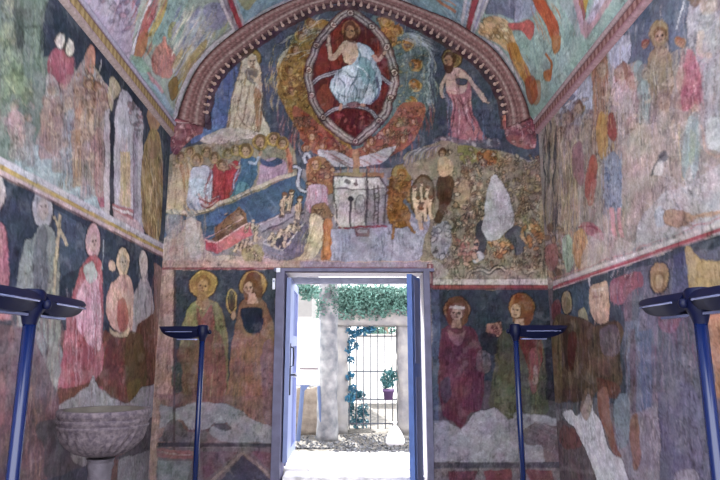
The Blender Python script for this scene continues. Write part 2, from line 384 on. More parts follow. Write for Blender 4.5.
# --- the mandorla
MP = [351,13, 333,24.6, 318,45, 309.5,69.8, 311.5,95, 323,117.5, 338,131, 355,141.7, 369,131, 379.6,121, 391,98, 393.5,72.5, 386.5,47.5, 371.7,26.7]
W.B('582a2c', MP)
W.B('8a3c30', [333,30, 346,18, 344,40, 338,72, 318,76, 318,56], .55); W.B('742c2e', [372,40, 386,62, 386,96, 376,104, 374,60], .55)
W.B('7f4438', [316,96, 326,84, 334,100, 326,112], 0.8); W.B('54222a', [330,118, 352,110, 374,118, 355,136])
W.F(MP, 110, ['8a443a','481c22','94523c','6c3032'], 1.1, 0.45)
W.Q([334,116, 352,110, 372,118, 356,134], 14, 2.6, ['a05a5c','8a3c44'], 0.7)
mp = smooth(pairs(MP), 6, True); mp.append(mp[0])
for wd, c in ((9.5, '53343a'), (7.2, '84706c'), (4.6, 'a39692'), (1.2, '6a565a')):
    W.fill(W.g(W.ribbon(mp, wd)), hx(c))
for c, w in (('4a343a', 5.6), ('9c929a', 3.6), ('6a6470', 0.9)):
    W.L(c, w, [313,83, 324,76, 337,72, 343,72]); W.L(c, w, [374,74, 382,78, 391,84])
    W.L(c, w, [323,117, 332,111, 342,107, 352,105.5, 362,107, 372,112, 379,120])
for x, y in [(351,13.5), (333,25), (317,45.5), (309.5,70), (311.5,95), (323,117.5), (355,141.5), (379.6,121), (391.3,98), (393.5,72.5), (386.5,47.5), (371.7,26.7)]:
    W.E('4e3236', x, y, 3.6); W.E('c3ada4', x, y, 2.8); W.E('6a3a3c', x, y, 1.5); W.E('b89a90', x, y, 0.7)
# --- the seated figure
W.E('5a2c28', 351, 30, 10.4); W.E('84503a', 351, 30, 9.4); W.ring('a87a50', 351, 30, 8, 8, 0.8, 0.8)
W.B('b29684', [341,45, 347,41, 356,41, 362,44, 361,60, 357,64, 345,64, 343,56])
W.F([342,44, 361,44, 360,62, 345,62], 18, ['8a6a5c','c8ac98','a08270'], 0.9, 0.5)
W.L('b29684', 5, [343,46, 337,54, 332,58, 330,52, 329,43]); W.E('b89a88', 329, 40, 2.2, 3.2, -15)
for k in range(3): W.L('b89a88', 0.9, [328 + k, 38, 327.4 + k * 1.4, 34.5], 1, False)
W.B('8ba3b2', [357,42, 364,44, 372,50, 376,60, 380,72, 381,86, 377,98, 368,104, 358,103, 350,106, 340,103, 334,94, 330,84, 333,76, 341,68, 352,64, 359,56])
W.B('adb7c8', [342,68, 352,66, 356,76, 352,92, 344,102, 336,95, 331,84, 334,76], 0.9)
W.B('aab5c4', [358,44, 366,47, 370,58, 366,62, 361,54], 0.9)
W.B('5f8c96', [360,58, 371,62, 374,76, 370,90, 362,80], 0.8)
W.B('b5bccb', [366,84, 374,90, 374,102, 364,103], 0.7)
W.F([357,42, 376,56, 381,86, 370,104, 340,104, 331,84, 342,68, 356,62], 70, ['5c7f8e','c3ccd8','496a7c','9fb4c0','d0d6dc'], 1.0, 0.6, -0.15, 0.35)
for q in ([361,58, 358,74, 350,88, 347,103], [366,58, 369,74, 366,90, 360,103], [344,70, 352,77, 362,76], [338,76, 345,86, 344,101], [372,66, 375,80, 371,98], [334,82, 338,92, 346,97], [357,48, 361,56, 359,64], [352,82, 357,92, 354,103]): W.L('446a78', 1.3, q, .75, taper=True)
for q in ([340,72, 336,84, 338,97], [348,72, 347,84, 340,97], [364,84, 372,92, 371,102], [355,66, 364,70, 370,80]): W.L('d4dae2', 1.5, q, .7, taper=True)
W.B('6e3034', [346,104, 356,101, 361,104, 357,107, 349,107], .6)
W.L('4c4a74', 2.2, [376,78, 379,92, 373,102], 0.8)
W.L('a88474', 4, [372,54, 377,60, 383,55]); W.E('b08c7c', 385, 53, 1.9, 2.6, 30)
W.E('a88070', 340, 107, 2, 4, 10); W.E('a88070', 363, 105, 3.4, 2, 20)
W.head(351, 31, 6.2, 'a87a5c', '5c3a2c'); W.B('5a382a', [346,35, 351,39, 356,35, 354,42, 348,42], 0.8)
for x in (346, 356.4): W.L('5a382a', 1.8, [x, 28, x + (-1 if x < 350 else 1), 36, x, 42])
# --- kneeling woman in a pale mantle
W.E('4e4030', 251, 58.5, 10.8); W.E('8f7446', 251, 58.5, 10)
W.B('b5a694', [243,58, 240,72, 234,88, 229,106, 227,128, 230,142, 256,143, 268,140, 269,128, 262,112, 262,92, 261,70, 256,56, 250,53])
W.B('8a5e42', [255,88, 261,94, 262,120, 258,132, 254,110], 0.75); W.B('6c6068', [246,70, 256,72, 255,84, 247,80], 0.7)
W.F([243,58, 234,88, 228,128, 232,142, 266,140, 262,92, 258,62], 60, ['d0c4b0','8c7c70','a08e7e','c2b5a2','93704e'], 1.1, 0.55, -0.1, 0.45)
for q in ([243,60, 237,80, 230,104, 228,128], [261,70, 263,92, 264,112, 270,130], [249,84, 246,104, 240,130], [255,88, 256,108, 250,134], [243,80, 240,100, 234,120], [236,112, 244,124, 258,132]): W.L('7c6858', 1.2, q, .75, taper=True)
W.L('4e4a58', 1.6, [262,66, 265,88, 267,110], .6)
W.E('b79e86', 252.5, 61.5, 4.4, 6, -12); [W.E('4a3830', xx, 60.5, 1, .5, 0, .9) for xx in (251, 255.4)]; W.L('7c5c4c', .8, [253.6,60, 254.8,64, 253,64.6], .8); W.L('8c5048', .9, [251.6,66.4, 255,66.4], .8, False); W.B('6a5c58', [248,68, 256,69, 258,76, 250,76], .6); W.L('bfa48c', 2.2, [254,82, 259,76, 261,72], .95); W.L('cbbba4', 2, [245,68, 245,58, 251,53, 257,58], .9)
W.L('b59a84', 3, [250,76, 256,80, 262,86], .8)
W.B('b3a49c', [200,140, 215,131, 236,128, 262,133, 268,141, 246,143, 220,146], 0.9); W.F([202,141, 216,131, 262,133, 266,142], 22, ['cfc2b4','8c7c80','a88f80'], 1.2, 0.5, 3.0, 1.0)
# --- kneeling man at the right
W.E('4a3a30', 452, 59, 10.8); W.E('75603f', 452, 59, 9.8); W.ring('a48c58', 452, 59, 8.6, 8.6, 0.8, 0.7)
W.B('a26b72', [444,76, 452,70, 462,70, 469,78, 471,96, 474,118, 480,132, 484,141, 462,143, 448,140, 450,124, 452,104, 448,92])
W.B('b5968e', [446,70, 460,69, 466,78, 464,92, 452,94, 446,86])
W.B('3e3c5c', [455,79, 466,80, 463,86, 456,84], 0.9)
W.F([446,74, 468,76, 474,118, 482,141, 450,140], 60, ['c39096','7a4450','d0a5a4','8e5660'], 1.1, 0.55, 0.1, 0.45)
W.B('a26b72', [462,112, 474,116, 482,132, 488,141, 470,143, 460,136], .95); W.B('6a5c68', [432,140, 448,136, 470,141, 494,139, 500,146, 470,150, 440,148], .8); W.Q([430,138, 500,138, 500,148, 432,148], 20, 2.6, ['a0949c','6c6070','b8a8a4'], .6)
for q in ([452,92, 454,110, 450,134], [460,94, 464,112, 474,136], [468,96, 470,112, 480,132], [448,100, 447,120, 452,140], [456,96, 462,104, 470,100]): W.L('6c3a44', 1.2, q, .8, taper=True)
for q in ([456,98, 459,116, 458,136], [465,98, 468,116, 476,130]): W.L('d4acb0', 1.4, q, .7, taper=True)
W.L('7a5c58', 1, [455,74, 457,90], .6); W.L('8c6c66', 1, [450,90, 460,92], .6)
W.L('b3988f', 4.6, [463,74, 472,84, 480,94, 486,101]); W.L('b3988f', 2.2, [485,100, 489,103], 1, False)
W.L('ad9088', 4, [447,74, 442,84, 444,98]); W.F([440,88, 450,90, 452,138, 444,140], 14, ['3e4a78','5a6694','8a8aa8'], 1.3, 0.6)
W.head(450, 60, 6, 'a37c64', '4a3026', None, 1, -1); W.B('4a3026', [443,64, 450,66, 454,63, 452,72, 446,73], 0.9)
W.F([470,112, 486,120, 492,140, 472,140], 18, ['4c5c88','36436a','5f74a0'], 1.2, 0.6)
# --- saints seated on the cloud, left
W.B('8f8474', [165,160, 190,146, 230,142, 262,138, 284,136, 294,150, 296,176, 262,190, 228,202, 196,212, 165,212])
W.B('b8a48a', [168,212, 171,176, 178,160, 186,156, 192,168, 191,196, 196,210])
W.F([168,160, 192,160, 194,210, 168,212], 34, ['d0bd9c','8f7a64','a58a68','c2a484'], 1.1, 0.55); W.F([180,160, 190,160, 192,208, 184,208], 16, ['9a6a4c','b58a64'], 1.2, 0.6)
W.B('b4b4c8', [188,206, 188,184, 192,170, 200,165, 210,168, 215,182, 214,200, 208,210]); W.B('a9bfd4', [190,182, 200,178, 210,184, 206,196, 193,196], 0.8)
W.F([188,168, 214,168, 214,206, 190,208], 26, ['cdced8','8f92b0','b09aa8'], 1.1, 0.5)
W.B('a84e52', [212,168, 219,164, 224,176, 226,190, 228,202, 214,206, 206,206, 213,196]); W.B('a24248', [226,168, 236,160, 239,172, 236,188, 228,200, 222,202, 222,184])
W.F([210,164, 238,160, 236,192, 206,208], 50, ['7c3038','c0686a','8a3a40','b85a58'], 1.1, 0.5, -0.2)
for k in range(5): W.L(['c8a0a0','96484c'][k % 2], 1.6, [197 + k, 194 + k * 3.4, 208, 200 + k * 2.6, 219 - k, 196 + k * 2.6], 0.85)
W.B('3d6690', [240,158, 250,156, 257,160, 257,172, 250,188, 238,196, 230,199, 236,184, 240,170]); W.B('5c98a4', [240,182, 248,186, 246,194, 232,200, 226,201, 234,192], 0.85)
W.F([240,158, 257,160, 252,188, 230,200], 34, ['2f4f78','5a86aa','7fa4b8','35608c'], 1.1, 0.55, -0.35); W.L('a9a6c4', 1.8, [239,160, 236,176, 234,190], 0.8)
W.L('92a2c0', 3, [248,162, 255,164, 259,156]); W.E('b08a74', 260, 153, 1.8, 3)
W.B('a88c9e', [262,162, 272,158, 284,160, 288,172, 289,179, 274,184, 257,188, 258,176]); W.F([260,160, 286,160, 289,180, 257,187], 36, ['c4a8b6','866a80','b498a8'], 1.1, 0.55)
W.B('3c4f80', [261,158, 270,162, 279,158, 282,163, 272,167, 262,164], 0.9)
W.L('b0705c', 4, [285,142, 289,154, 291,172]); W.F([284,140, 293,142, 293,174, 287,176], 8, ['c98a70','8c5040'], 1, 0.6)
for x, y, r, h in [(181,158,4,'a8946a'), (190,152,3.6,'9c8a68'), (197,160,4.4,'b0926c'), (207,152,3.6,'a08c6c'), (215,158,4,'a58e66'), (222,166,4,'b09c80'), (228,153,3.8,'988260'), (236,150,3.6,'9c8656'), (246,151,5,'a58a48'), (260,142,5.2,'a08444'), (274,139,5,'ac8e4a'), (283,143,4.4,'a88748')]:
    W.head(x, y, r, 'ab8e74', '6c5640', h, 1.5)
W.Q([170,150, 240,140, 238,168, 176,170], 40, 2.0, ['a8987c','8a7c68','c0b096'], 0.5, '6a5c50')
W.L('bfae9e', 3.6, [163,210, 178,211, 194,212, 208,209, 222,203, 236,197, 250,190, 266,184, 280,178, 294,174])
W.L('8c7c60', 1.2, [163,213, 194,215, 222,206, 250,193, 280,181, 294,177], 0.8)
# --- resurrection field under the cloud
W.B('45608a', [163,214, 194,216, 222,207, 252,194, 282,181, 298,176, 306,190, 300,212, 262,220, 236,232, 206,240, 163,240])
W.B('3f5c7e', [250,198, 290,186, 300,200, 262,218, 246,218], 0.8); W.B('4a6fb0', [206,216, 224,210, 226,222, 206,226], 0.7)
W.F([163,212, 302,180, 304,214, 165,240], 90, ['35507a','6080a8','4a6a92','7c90a8','395070'], 1.4, 0.4, 0.6, 0.4)
W.P('b09a90', [163,240, 176,226, 190,216, 200,222, 206,246, 214,256, 330,258, 330,270, 163,270])
W.B('8e8488', [165,216, 180,214, 184,226, 168,240], .8)
W.F([165,214, 206,216, 206,264, 165,266], 60, ['c6b4b0','9c8490','b58c84','a89c90','c9bcb8'], 1.5, 0.5); W.B('c4b6b6', [186,216, 194,214, 198,232, 202,256, 192,260, 186,238], 0.6)
W.B('a8938a', [240,250, 262,236, 272,258, 250,264], .5); W.B('96885c', [242,250, 258,244, 262,260, 246,262], 0.7)
W.P('8a6650', [214,229, 232,212, 238,206, 246,214, 248,222, 216,242]); W.P('6e4f46', [211,239, 246,219, 250,223, 216,243])
W.Q([224,214, 240,206, 246,220, 226,234], 16, 3, ['a98c7a','bb9e88','94745e'], 0.8, '5a4038', False)
W.P('ac4d58', [206,240, 216,243, 251,222, 252,234, 218,255, 206,250]); W.P('bb6a70', [216,243, 251,222, 252,234, 218,255])
W.L('d3a4a4', 1.8, [205,240, 216,243.5, 251,221.5], 1, False); W.L('d3a4a4', 1.2, [205,239, 245,217], .8, False)
W.F([206,240, 252,224, 252,234, 206,254], 16, ['c88a8c','8c3a48'], 1, .4, .5)
W.P('948892', [253,225, 299,204, 305,211, 262,231]); W.L('b8aab0', 1.3, [254,226, 299,205.5], .9, False); W.L('5c5068', 1.4, [262,231.5, 305,212], .9, False)
W.P('6f6480', [263,243, 276,236, 302,220, 308,224, 308,252, 286,262, 263,258]); W.P('857a94', [263,243, 283,250, 284,262, 263,258])
W.P('50465c', [267,242, 299,222, 303,224, 281,248])
W.L('bcaeb2', 1.7, [263,243, 282,250, 304,221.5], 1, False); W.L('a89aa4', 1.3, [263,242, 299,221], .9, False)
for i in range(9): W.tiny(270 + i * 3.6, 240 - i * 1.7 + RNG.uniform(-3, 3), 1.7, RNG.uniform(-.8, .8), 'c0a894', .85)
for i in range(7): W.tiny(RNG.uniform(244, 258), RNG.uniform(226, 256), 1.8, RNG.uniform(-.6, .6), 'bfa592', .85)
for x, y, a in [(272,236,40), (280,232,70), (288,228,30), (294,224,60), (284,240,80), (274,244,10), (253,222,80), (247,240,75), (256,234,80), (236,247,60), (242,243,70)]:
    t = math.radians(a); W.L('5a4640', 4.2, [x, y, x - 4 * math.cos(t), y + 7 * math.sin(t)], .8, False); W.L('bfa592', 2.8, [x, y, x - 4 * math.cos(t), y + 7 * math.sin(t)], 1, False)
    W.E('bfa592', x + .6, y - 2, 1.7); W.L('bfa592', 1.2, [x, y + 1, x + 4, y + 4, x + 6, y + 1], .9)
for x, y in [(284,195), (291,192), (300,199)]:
    W.E('5a4840', x, y, 3.2, 3.6); W.E('c2a68e', x, y, 2.4, 2.9); W.E('6e5040', x, y - 1.5, 2.4, 1.5)
    W.L('5a4840', 6.4, [x, y + 4, x - 1, y + 14, x - 3, y + 22], .7); W.L('c2a68e', 4.4, [x, y + 3, x - 1, y + 12, x - 2, y + 20]); W.L('c2a68e', 1.6, [x - 3, y + 5, x - 4, y + 11, x + 1, y + 13]); W.L('8c6e5c', .7, [x, y + 4, x - 1, y + 18], .8)
W.F([206,248, 330,250, 330,266, 206,266], 40, ['c0a89a','9a7c70','a48c6c'], 1.0, .4, 2.5, 1)
# --- angel with the trumpet
W.B('9c6c54', [308,160, 318,156, 330,164, 334,176, 333,190, 326,196, 310,192, 306,178]); W.Q([306,158, 334,166, 333,196, 308,194], 50, 2.6, ['b98a6c','8a4c40','c4a07c','a06a50'], .7, '5a3a34')
W.B('b296a4', [308,186, 326,186, 328,206, 322,214, 308,210]); W.F([306,186, 328,188, 324,214, 306,208], 24, ['d0b8c2','866478','a8485c'], 1, .5)
W.B('8a6a52', [313,206, 326,204, 331,216, 330,226, 314,224]); W.Q([313,206, 331,210, 330,226, 314,224], 18, 2.2, ['a98a66','6a4c3c','b89a78'], .7, '4c382e')
W.B('c2ae92', [311,214, 322,220, 326,236, 318,254, 306,262, 290,272, 287,268, 300,256, 308,240]); W.F([310,214, 326,226, 318,254, 290,272], 34, ['dccab0','94806c','b09a80','a88a6a'], 1.1, .55, -.3)
W.B('b0724c', [322,222, 331,220, 333,246, 328,262, 321,260, 324,240]); W.F([321,222, 333,222, 330,262, 322,262], 18, ['d09a6c','8a5034'], 1, .55)
for w, c in ((4.6, '3c3c58'), (3.2, 'b4b2c4')):
    W.L(c, w, [293,167, 297,166, 300,170, 298,178, 297,184, 300,190, 306,192]); W.L(c, w, [306,164, 304,158, 307,154, 310,158], .9)
W.head(315, 164, 4.6, 'bb9478', '8a5a3c', 'a87a44', 1.3); W.L('8c8494', 1, [297,140, 302,156], .8)
# --- the pale throne and its instruments
W.P('8d7a5e', [334,173, 352,173, 352,169, 359,169, 359,173, 384,173, 384,179, 334,179]); W.P('946c58', [362,173, 384,173, 384,178.5, 362,178.5])
W.P('b0a7a4', [333,177, 380,177, 386,189, 384,228, 339,228, 334,222])
W.P('c8c0ba', [334,178, 362,178, 365,189, 334,189]); W.P('968c90', [365,189, 385,189, 384,228, 366,228])
W.F([333,178, 385,178, 385,228, 334,228], 44, ['c8c0bc','968c8c','a89c98','8f8488'], 1.1, .4, 0, .5, False)
W.P('857a80', [366,190, 385,190, 384,228, 367,228], .7); W.L('54464c', 1.4, [333,177, 333.6,189, 337,226], .8, False); W.L('54464c', 1.4, [380,177, 386,189, 384,228], .8, False); W.L('54464c', 1, [333,177, 380,177], .8, False)
W.L('6a5c60', 1, [333,189, 386,189], .8, False); W.L('6a5c60', .9, [365,178, 366,228], .6, False)
W.E('8f888a', 360, 204, 5, 9, 0, .9); W.P('8f888a', [355,204, 365,204, 365,216, 355,216]); W.ring('6a6068', 360, 204, 5, 9, .8, .8)
W.E('7c706c', 347, 183, 3.4, 2.2); W.E('5c4c4c', 356, 184, 2.6, 1.6); W.L('5c4c4c', 1, [356,179, 356,186], .9, False)
W.L('4e4450', 1.6, [367,169, 367,256], .85, False); W.L('4a424c', 1.2, [351,198, 351,260], .9, False); W.B('3c363c', [348.6,198, 351,196, 353.6,198, 352.4,200.6, 349.8,200.6])
for x in (374, 378): W.L('5a4c50', 1, [x, 186, x + 1, 232], .9, False)
for k in range(10): W.L('5a4c50', .8, [374, 189 + k * 4.4, 378.6, 189 + k * 4.4], .9, False)
W.P('8c3e4a', [339,227, 386,226, 386,228.6, 339,229.6]); W.L('c0aaa0', 2, [332,214, 338,222, 344,230], .8, False)
# --- lilac ground with the two kneeling, right of the trumpet angel
W.P('9891a6', [331,229, 386,228, 394,214, 432,210, 432,268, 331,268])
W.F([331,229, 432,214, 432,266, 331,266], 70, ['aea6b8','7f7890','a39cae','8a86a0'], 1.3, .45, 1.5, .4, False)
W.P('7c5c64', [354,229, 370,229, 369,237, 356,237]); W.P('948890', [356,230, 368,230, 367,234, 357,234])
for x0 in (336, 373): W.B('8d8aa2', [x0, 232, x0 + 12, 231, x0 + 15, 250, x0 + 12, 266, x0 - 2, 266, x0 - 1, 248], .9); W.F([x0 - 1, 231, x0 + 14, 231, x0 + 14, 266, x0 - 2, 266], 22, ['a9a6bc','6c6884','5c5870'], 1, .5)
W.L('6a6074', 1.2, [389,232, 393,246, 391,264], .7)
# --- archangel and the damned at the right of the throne
W.E('5a4a34', 402, 174, 11); W.E('8b7642', 402, 174, 10); W.B('8c5f38', [391,176, 400,180, 410,184, 411,206, 409,222, 402,228, 392,226, 387,214, 388,196])
W.Q([388,176, 411,182, 410,226, 388,222], 60, 2.5, ['a8743e','6c4828','b88a50','7c5230'], .7, '4a3020'); W.L('8c6440', 2.4, [406,222, 412,230, 416,233]); W.L('8c6440', 2.4, [394,224, 392,240])
W.head(402, 175, 5, 'b08050', '94602c'); W.L('4c5878', 3.4, [404,200, 410,208, 415,218], .8)
HELL = [404,158, 424,146, 446,141, 470,146, 498,150, 520,158, 540,168, 552,180, 560,282, 428,282, 430,216, 414,200, 412,180]
W.B('857869', HELL)
W.F([414,150, 546,160, 556,282, 430,280], 130, ['6e6256','9c9080','7a6c62','a59a8c','8a7c5c'], 1.4, .4, .4, .25)
W.B('7c7644', [458,146, 476,148, 478,160, 462,164], .8); W.B('8a7448', [476,150, 500,152, 500,164, 478,164], .5)
W.B('9c6440', [479,152, 493,151, 496,162, 488,166, 479,163], .9); W.Q([478,150, 496,152, 496,166, 478,164], 14, 2, ['b0764c','7c4630'], .8, '4a3228')
for k in range(9): W.L(['948c98','5a5468'][k % 2], 1.3, [404 + k * 4, 166 - k * 1.6, 410 + k * 3.4, 155 - k, 420 + k * 2.6, 147 - k * .2], .7)
W.Q([448,150, 540,170, 550,280, 432,280], 240, 2.2, ['a08f7a','8a7a68','b3a28c','75675a','9a8078','a89484'], .7, '453b35')
W.Q([500,160, 546,170, 546,240, 510,240], 120, 2.3, ['968668','84745c','a8966e'], .65, '4a4034')
for i in range(170):
    W.tiny(RNG.uniform(452, 548), RNG.uniform(158, 276), RNG.uniform(1.5, 2.5), RNG.choice((RNG.gauss(0, .4), RNG.uniform(0, 6.3))), RNG.choice(['b8a289','a8927c','c2ae96','9c7c66','8a7460','b08c70','a5a08c']), .75)
W.E('54402f', 422, 196, 13, 22, 4); W.E('6d5a48', 422, 196, 11.4, 20, 4)
for k, (x, y) in enumerate([(414,188), (421,183), (428,188), (417,200), (425,201), (431,199), (421,210)]):
    W.L('c0a288', 4, [x, y + 3, x - 1, y + 10, x + 1, y + 20]); W.E('bd9c82', x, y, 2.4, 2.9); W.E('6e4c38', x, y - 1.4, 2.4, 1.6); W.L('7c6050', .8, [x + 2, y + 4, x + 2, y + 18], .8)
W.B('553f30', [438,178, 446,174, 453,180, 452,198, 446,210, 440,222, 434,220, 440,206, 437,194]); W.F([436,176, 453,180, 448,212, 434,220], 22, ['3f2c22','7a5c44','654a38'], 1, .6)
W.head(443, 154, 4, '9c7c5e', '54382a'); W.B('a98b70', [438,160, 448,158, 452,172, 440,176]); W.L('b0947a', 2.2, [449,160, 453,168, 450,176])
W.L('5a4638', 2.2, [450,218, 455,224, 451,230, 444,228, 440,234], .85)
W.B('a58d72', [456,190, 462,180, 470,184, 468,208, 458,214], .7); W.Q([454,178, 482,180, 484,226, 456,224], 44, 2.8, ['bda388','a0806a','8a705a','c8b49c'], .75, '40342c')
W.B('41414c', [476,226, 483,221, 487,240, 481,254, 474,246], .9); W.B('4c4c5c', [504,236, 516,226, 526,234, 524,250, 516,256, 512,242], .9); W.F([504,230, 526,232, 522,256, 508,250], 12, ['6c6c7c','333340'], 1, .6)
W.B('a5a0a4', [494,174, 501,180, 506,188, 510,200, 513,214, 513,226, 507,231, 499,238, 491,241, 485,236, 482,228, 484,216, 484,206, 486,198, 488,188])
W.B('9f999c', [480,250, 484,258, 474,264, 472,258]); W.B('a49c98', [440,262, 448,272, 440,279, 430,279, 430,262], .6)
W.Q([458,236, 478,240, 476,266, 452,262], 24, 3.4, ['b08478','a06a62','c09a88'], .7, '5a403a'); W.Q([490,240, 512,244, 510,258, 488,258], 22, 3, ['b5865e','c59c78','94644c'], .75, '4a3428')
W.Q([522,226, 548,228, 548,250, 524,248], 26, 3.2, ['b58a62','a8704c','c8a684'], .75, '54402f'); W.B('a05c58', [546,242, 556,240, 560,262, 552,268, 546,258], .85); W.Q([545,240, 558,240, 558,268, 547,264], 16, 3, ['b8766c','8c4444','c89a90'], .7, '54302e')
W.B('8b8894', [435,226, 448,222, 450,246, 440,258, 432,250], .8); W.Q([432,222, 450,224, 448,258, 434,256], 20, 3, ['aaa2a8','6c6470','b8b0ac'], .7, '3c3640')
for c, w in (('4e4038', 4), ('a39280', 2.2)): W.L(c, w, [456,268, 458,277, 466,280, 470,273, 480,270, 490,273, 498,268, 506,272])
W.L('4e4038', 1.6, [520,268, 526,274, 534,272, 540,276], .8)
W.P('a0968e', [432,270, 556,270, 556,282, 432,282], .35)
W.F([540,150, 552,160, 556,270, 544,270], 24, ['4a4640','a08a6c','6a5c58','b0a28c'], 1.6, .55)
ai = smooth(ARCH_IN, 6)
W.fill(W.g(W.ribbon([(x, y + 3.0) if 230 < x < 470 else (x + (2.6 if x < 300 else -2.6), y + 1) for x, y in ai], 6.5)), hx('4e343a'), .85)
# --- carved-looking painted corbels under the arch
for pts, c in (([171,150, 172,128, 176,119, 200,122, 202,132, 192,138, 184,146, 178,154], '80565a'), ([504,118, 532,118, 536,132, 536,148, 522,148, 510,142, 504,130], '8c5658')):
    W.B(c, pts); W.Q(pts, 40, 3, ['bc9694','946064','a87c7c','6c4448'], .7, '66404a'); W.F(pts, 10, ['cfa8a8','7a4450'], 1, .6, .3, .8)
W.P('a4606a', [174,117, 203,121, 203,124.5, 174,121]); W.P('c9a2a4', [174,121, 203,124.5, 203,126, 174,122.5])
W.P('a96a5e', [503,115, 535,112, 537,116, 503,120]); W.P('7d4448', [503,120, 536,117, 536,119, 503,122])
# --- bands over the lower register
W.P('b2938a', [160,261, 432,261, 432,268, 160,268]); W.F([160,258, 300,258, 300,270, 160,270], 40, ['c8aa9c','9c7c74','bb8f80'], 1, .4, 4, 1.2, False)
W.P('9a8694', [300,262, 430,262, 430,270, 300,270]); W.R('8c4d54', [160,267.6, 430,267.6, 430,269.4, 160,269.4]); W.R('5e4a5c', [276,269.4, 430,269.4, 430,272.5, 276,272.5])
W.R('7f4c56', [427,264, 433,264, 433,288, 427,288]); W.R('b09290', [429,265, 431,265, 431,284, 429,284])
W.R('b7a9a4', [433,279, 562,279, 562,285, 433,285]); W.R('8b4a4c', [433,285, 562,285, 562,288, 433,288]); W.R('6a4448', [433,288, 562,288, 562,289.6, 433,289.6])
# --- lower left panel: two haloed saints
W.P('9c8078', [150,269.4, 175,269.4, 175,500, 150,500]); W.P('b59488', [163,270, 173,270, 172,400, 162,400], .8); W.F([150,270, 175,270, 174,450, 150,450], 40, ['c4a294','7c6058','8d6c62','ac8c80'], 1.2, .5, 0, .6, False)
W.R('56484c', [174,270, 176,270, 175,450, 173,450])
W.P('414857', [176,270, 276,270, 276,405, 174,405]); W.F([176,270, 276,270, 276,405, 175,405], 100, ['343a48','525a68','4a4a58','3c4656'], 1.4, .4, 0, .3, False)
W.P('67535a', [174,385, 276,385, 276,432, 172,432])
R1 = [182,324, 190,306, 198,300, 212,300, 221,308, 227,330, 227,380, 228,420, 176,420, 178,370]
W.B('7d7154', R1); W.B('8c8a60', [183,322, 190,306, 200,302, 198,326, 188,346], .8); W.B('7c7e5c', [212,304, 222,312, 226,340, 218,346], .8)
W.P('8a4a48', [196,306, 202,318, 212,304, 216,320, 212,342, 200,342], .8); W.B('7e4a50', [204,336, 222,340, 224,420, 200,420], .7); W.B('6a4f48', [178,350, 200,346, 196,420, 176,420], .8)
W.B('46524e', [172,366, 180,364, 182,390, 174,392], .8)
W.F(R1, 90, ['9c9070','5a4c40','8a5c50','6c6448','7a5458'], 1.1, .45, 0, .45)
W.E('473c38', 203, 284.5, 15); W.E('a4864e', 203, 284.5, 14); W.ring('c6a466', 203, 284.5, 12.8, 12.8, .8, .7); W.ring('7c6236', 203, 284.5, 11, 11, .7, .5)
W.P('9a7a5c', [199,292, 207,292, 210,304, 203,312, 196,304]); W.head(203, 286, 7.4, 'a5825c', '8c6a40'); W.L('c9ab84', 2, [199,309, 206,309], .7, False); W.B('8a6c48', [197,290, 203,293, 209,290, 207,300, 199,300], .7)
R2 = [240,304, 248,298, 258,298, 267,306, 273,326, 276,350, 275,424, 228,424, 228,380, 234,330]
W.B('80604c', R2); W.B('2b3348', [241,310, 250,307, 261,310, 262,326, 257,336, 246,332, 242,322]); W.B('8a6656', [232,338, 250,334, 262,342, 266,424, 230,424], .8); W.B('7c5c68', [262,350, 275,346, 275,420, 264,420], .8)
W.F(R2, 40, ['a08068','5e463c','927060'], 1.1, .4, 0, .4); W.F([230,340, 274,340, 275,424, 229,424], 60, ['9a7464','64484a','8a5c5c','6e5a5e'], 1.1, .45, 0, .6, False)
W.B('2b3348', [242,311, 250,308, 260,311, 261,325, 256,334, 246,330], .85)
W.E('453a38', 253, 284.5, 15); W.E('96764a', 253, 284.5, 14); W.ring('b8965c', 253, 284.5, 12.6, 12.6, .8, .7)
W.B('6a4834', [245,278, 252,272, 261,277, 262,296, 256,302, 246,300, 243,290]); W.P('b08c7c', [248,292, 255,292, 257,304, 247,304]); W.head(250.5, 286.5, 6.4, 'b89482', '6e4a36', None, 1, -1)
W.E('4c4640', 231, 301, 6.2, 14); W.ring('b09860', 231, 301, 5, 12.4, 1.9, .95); W.ring('8a7448', 231, 301, 2.6, 9, 1, .6); W.E('a88672', 233, 316, 3, 4)
W.P('6e5458', [160,395, 276,395, 276,445, 158,445], .45)
W.F([174,385, 276,385, 276,430, 174,430], 80, ['8a6c68','5c4648','7d6064','94706a'], 1.2, .4, 0, .6, False)
W.P('88828a', [160,405, 176,408, 190,404, 202,402, 214,402, 226,404, 240,410, 250,418, 262,424, 276,427, 276,443, 232,443, 222,441, 213,438, 208,433, 210,427, 216,425, 224,430, 230,429, 227,424, 214,423, 208,429, 202,430, 188,428, 182,420, 174,420, 168,426, 160,428])
W.B('645b60', [164,434, 168,424, 174,420, 181,422, 186,430, 204,431, 206,438, 202,442, 162,442]); W.B('5a5058', [213,424, 222,424, 231,428, 228,431, 220,430], .9); W.B('77717c', [246,430, 254,432, 258,440, 246,442], .7)
W.R('4d4650', [158,442.6, 277,443.4, 277,447, 158,446.6])
W.P('6f6268', [158,447, 277,447, 277,505, 155,505]); W.P('8b6064', [158,449, 198,450, 196,458, 156,457]); W.P('a08a8a', [158,452, 196,453, 196,454, 158,453.4])
W.P('7a787e', [158,459, 192,460, 186,482, 182,500, 156,500]); W.P('504a62', [243,456, 277,484, 277,505, 200,505]); W.L('8d7c78', 4, [243,453, 203,490], .8, False); W.L('8d7c78', 4, [243,453, 280,484], .8, False)
W.P('6e5460', [200,451, 238,452, 204,482], .8); W.P('75565f', [250,452, 276,452, 276,474], .8); W.F([198,450, 277,450, 277,500, 196,500], 50, ['8f7c78','5a4c5c','7d6264'], 1, .4, .5, .3, False)
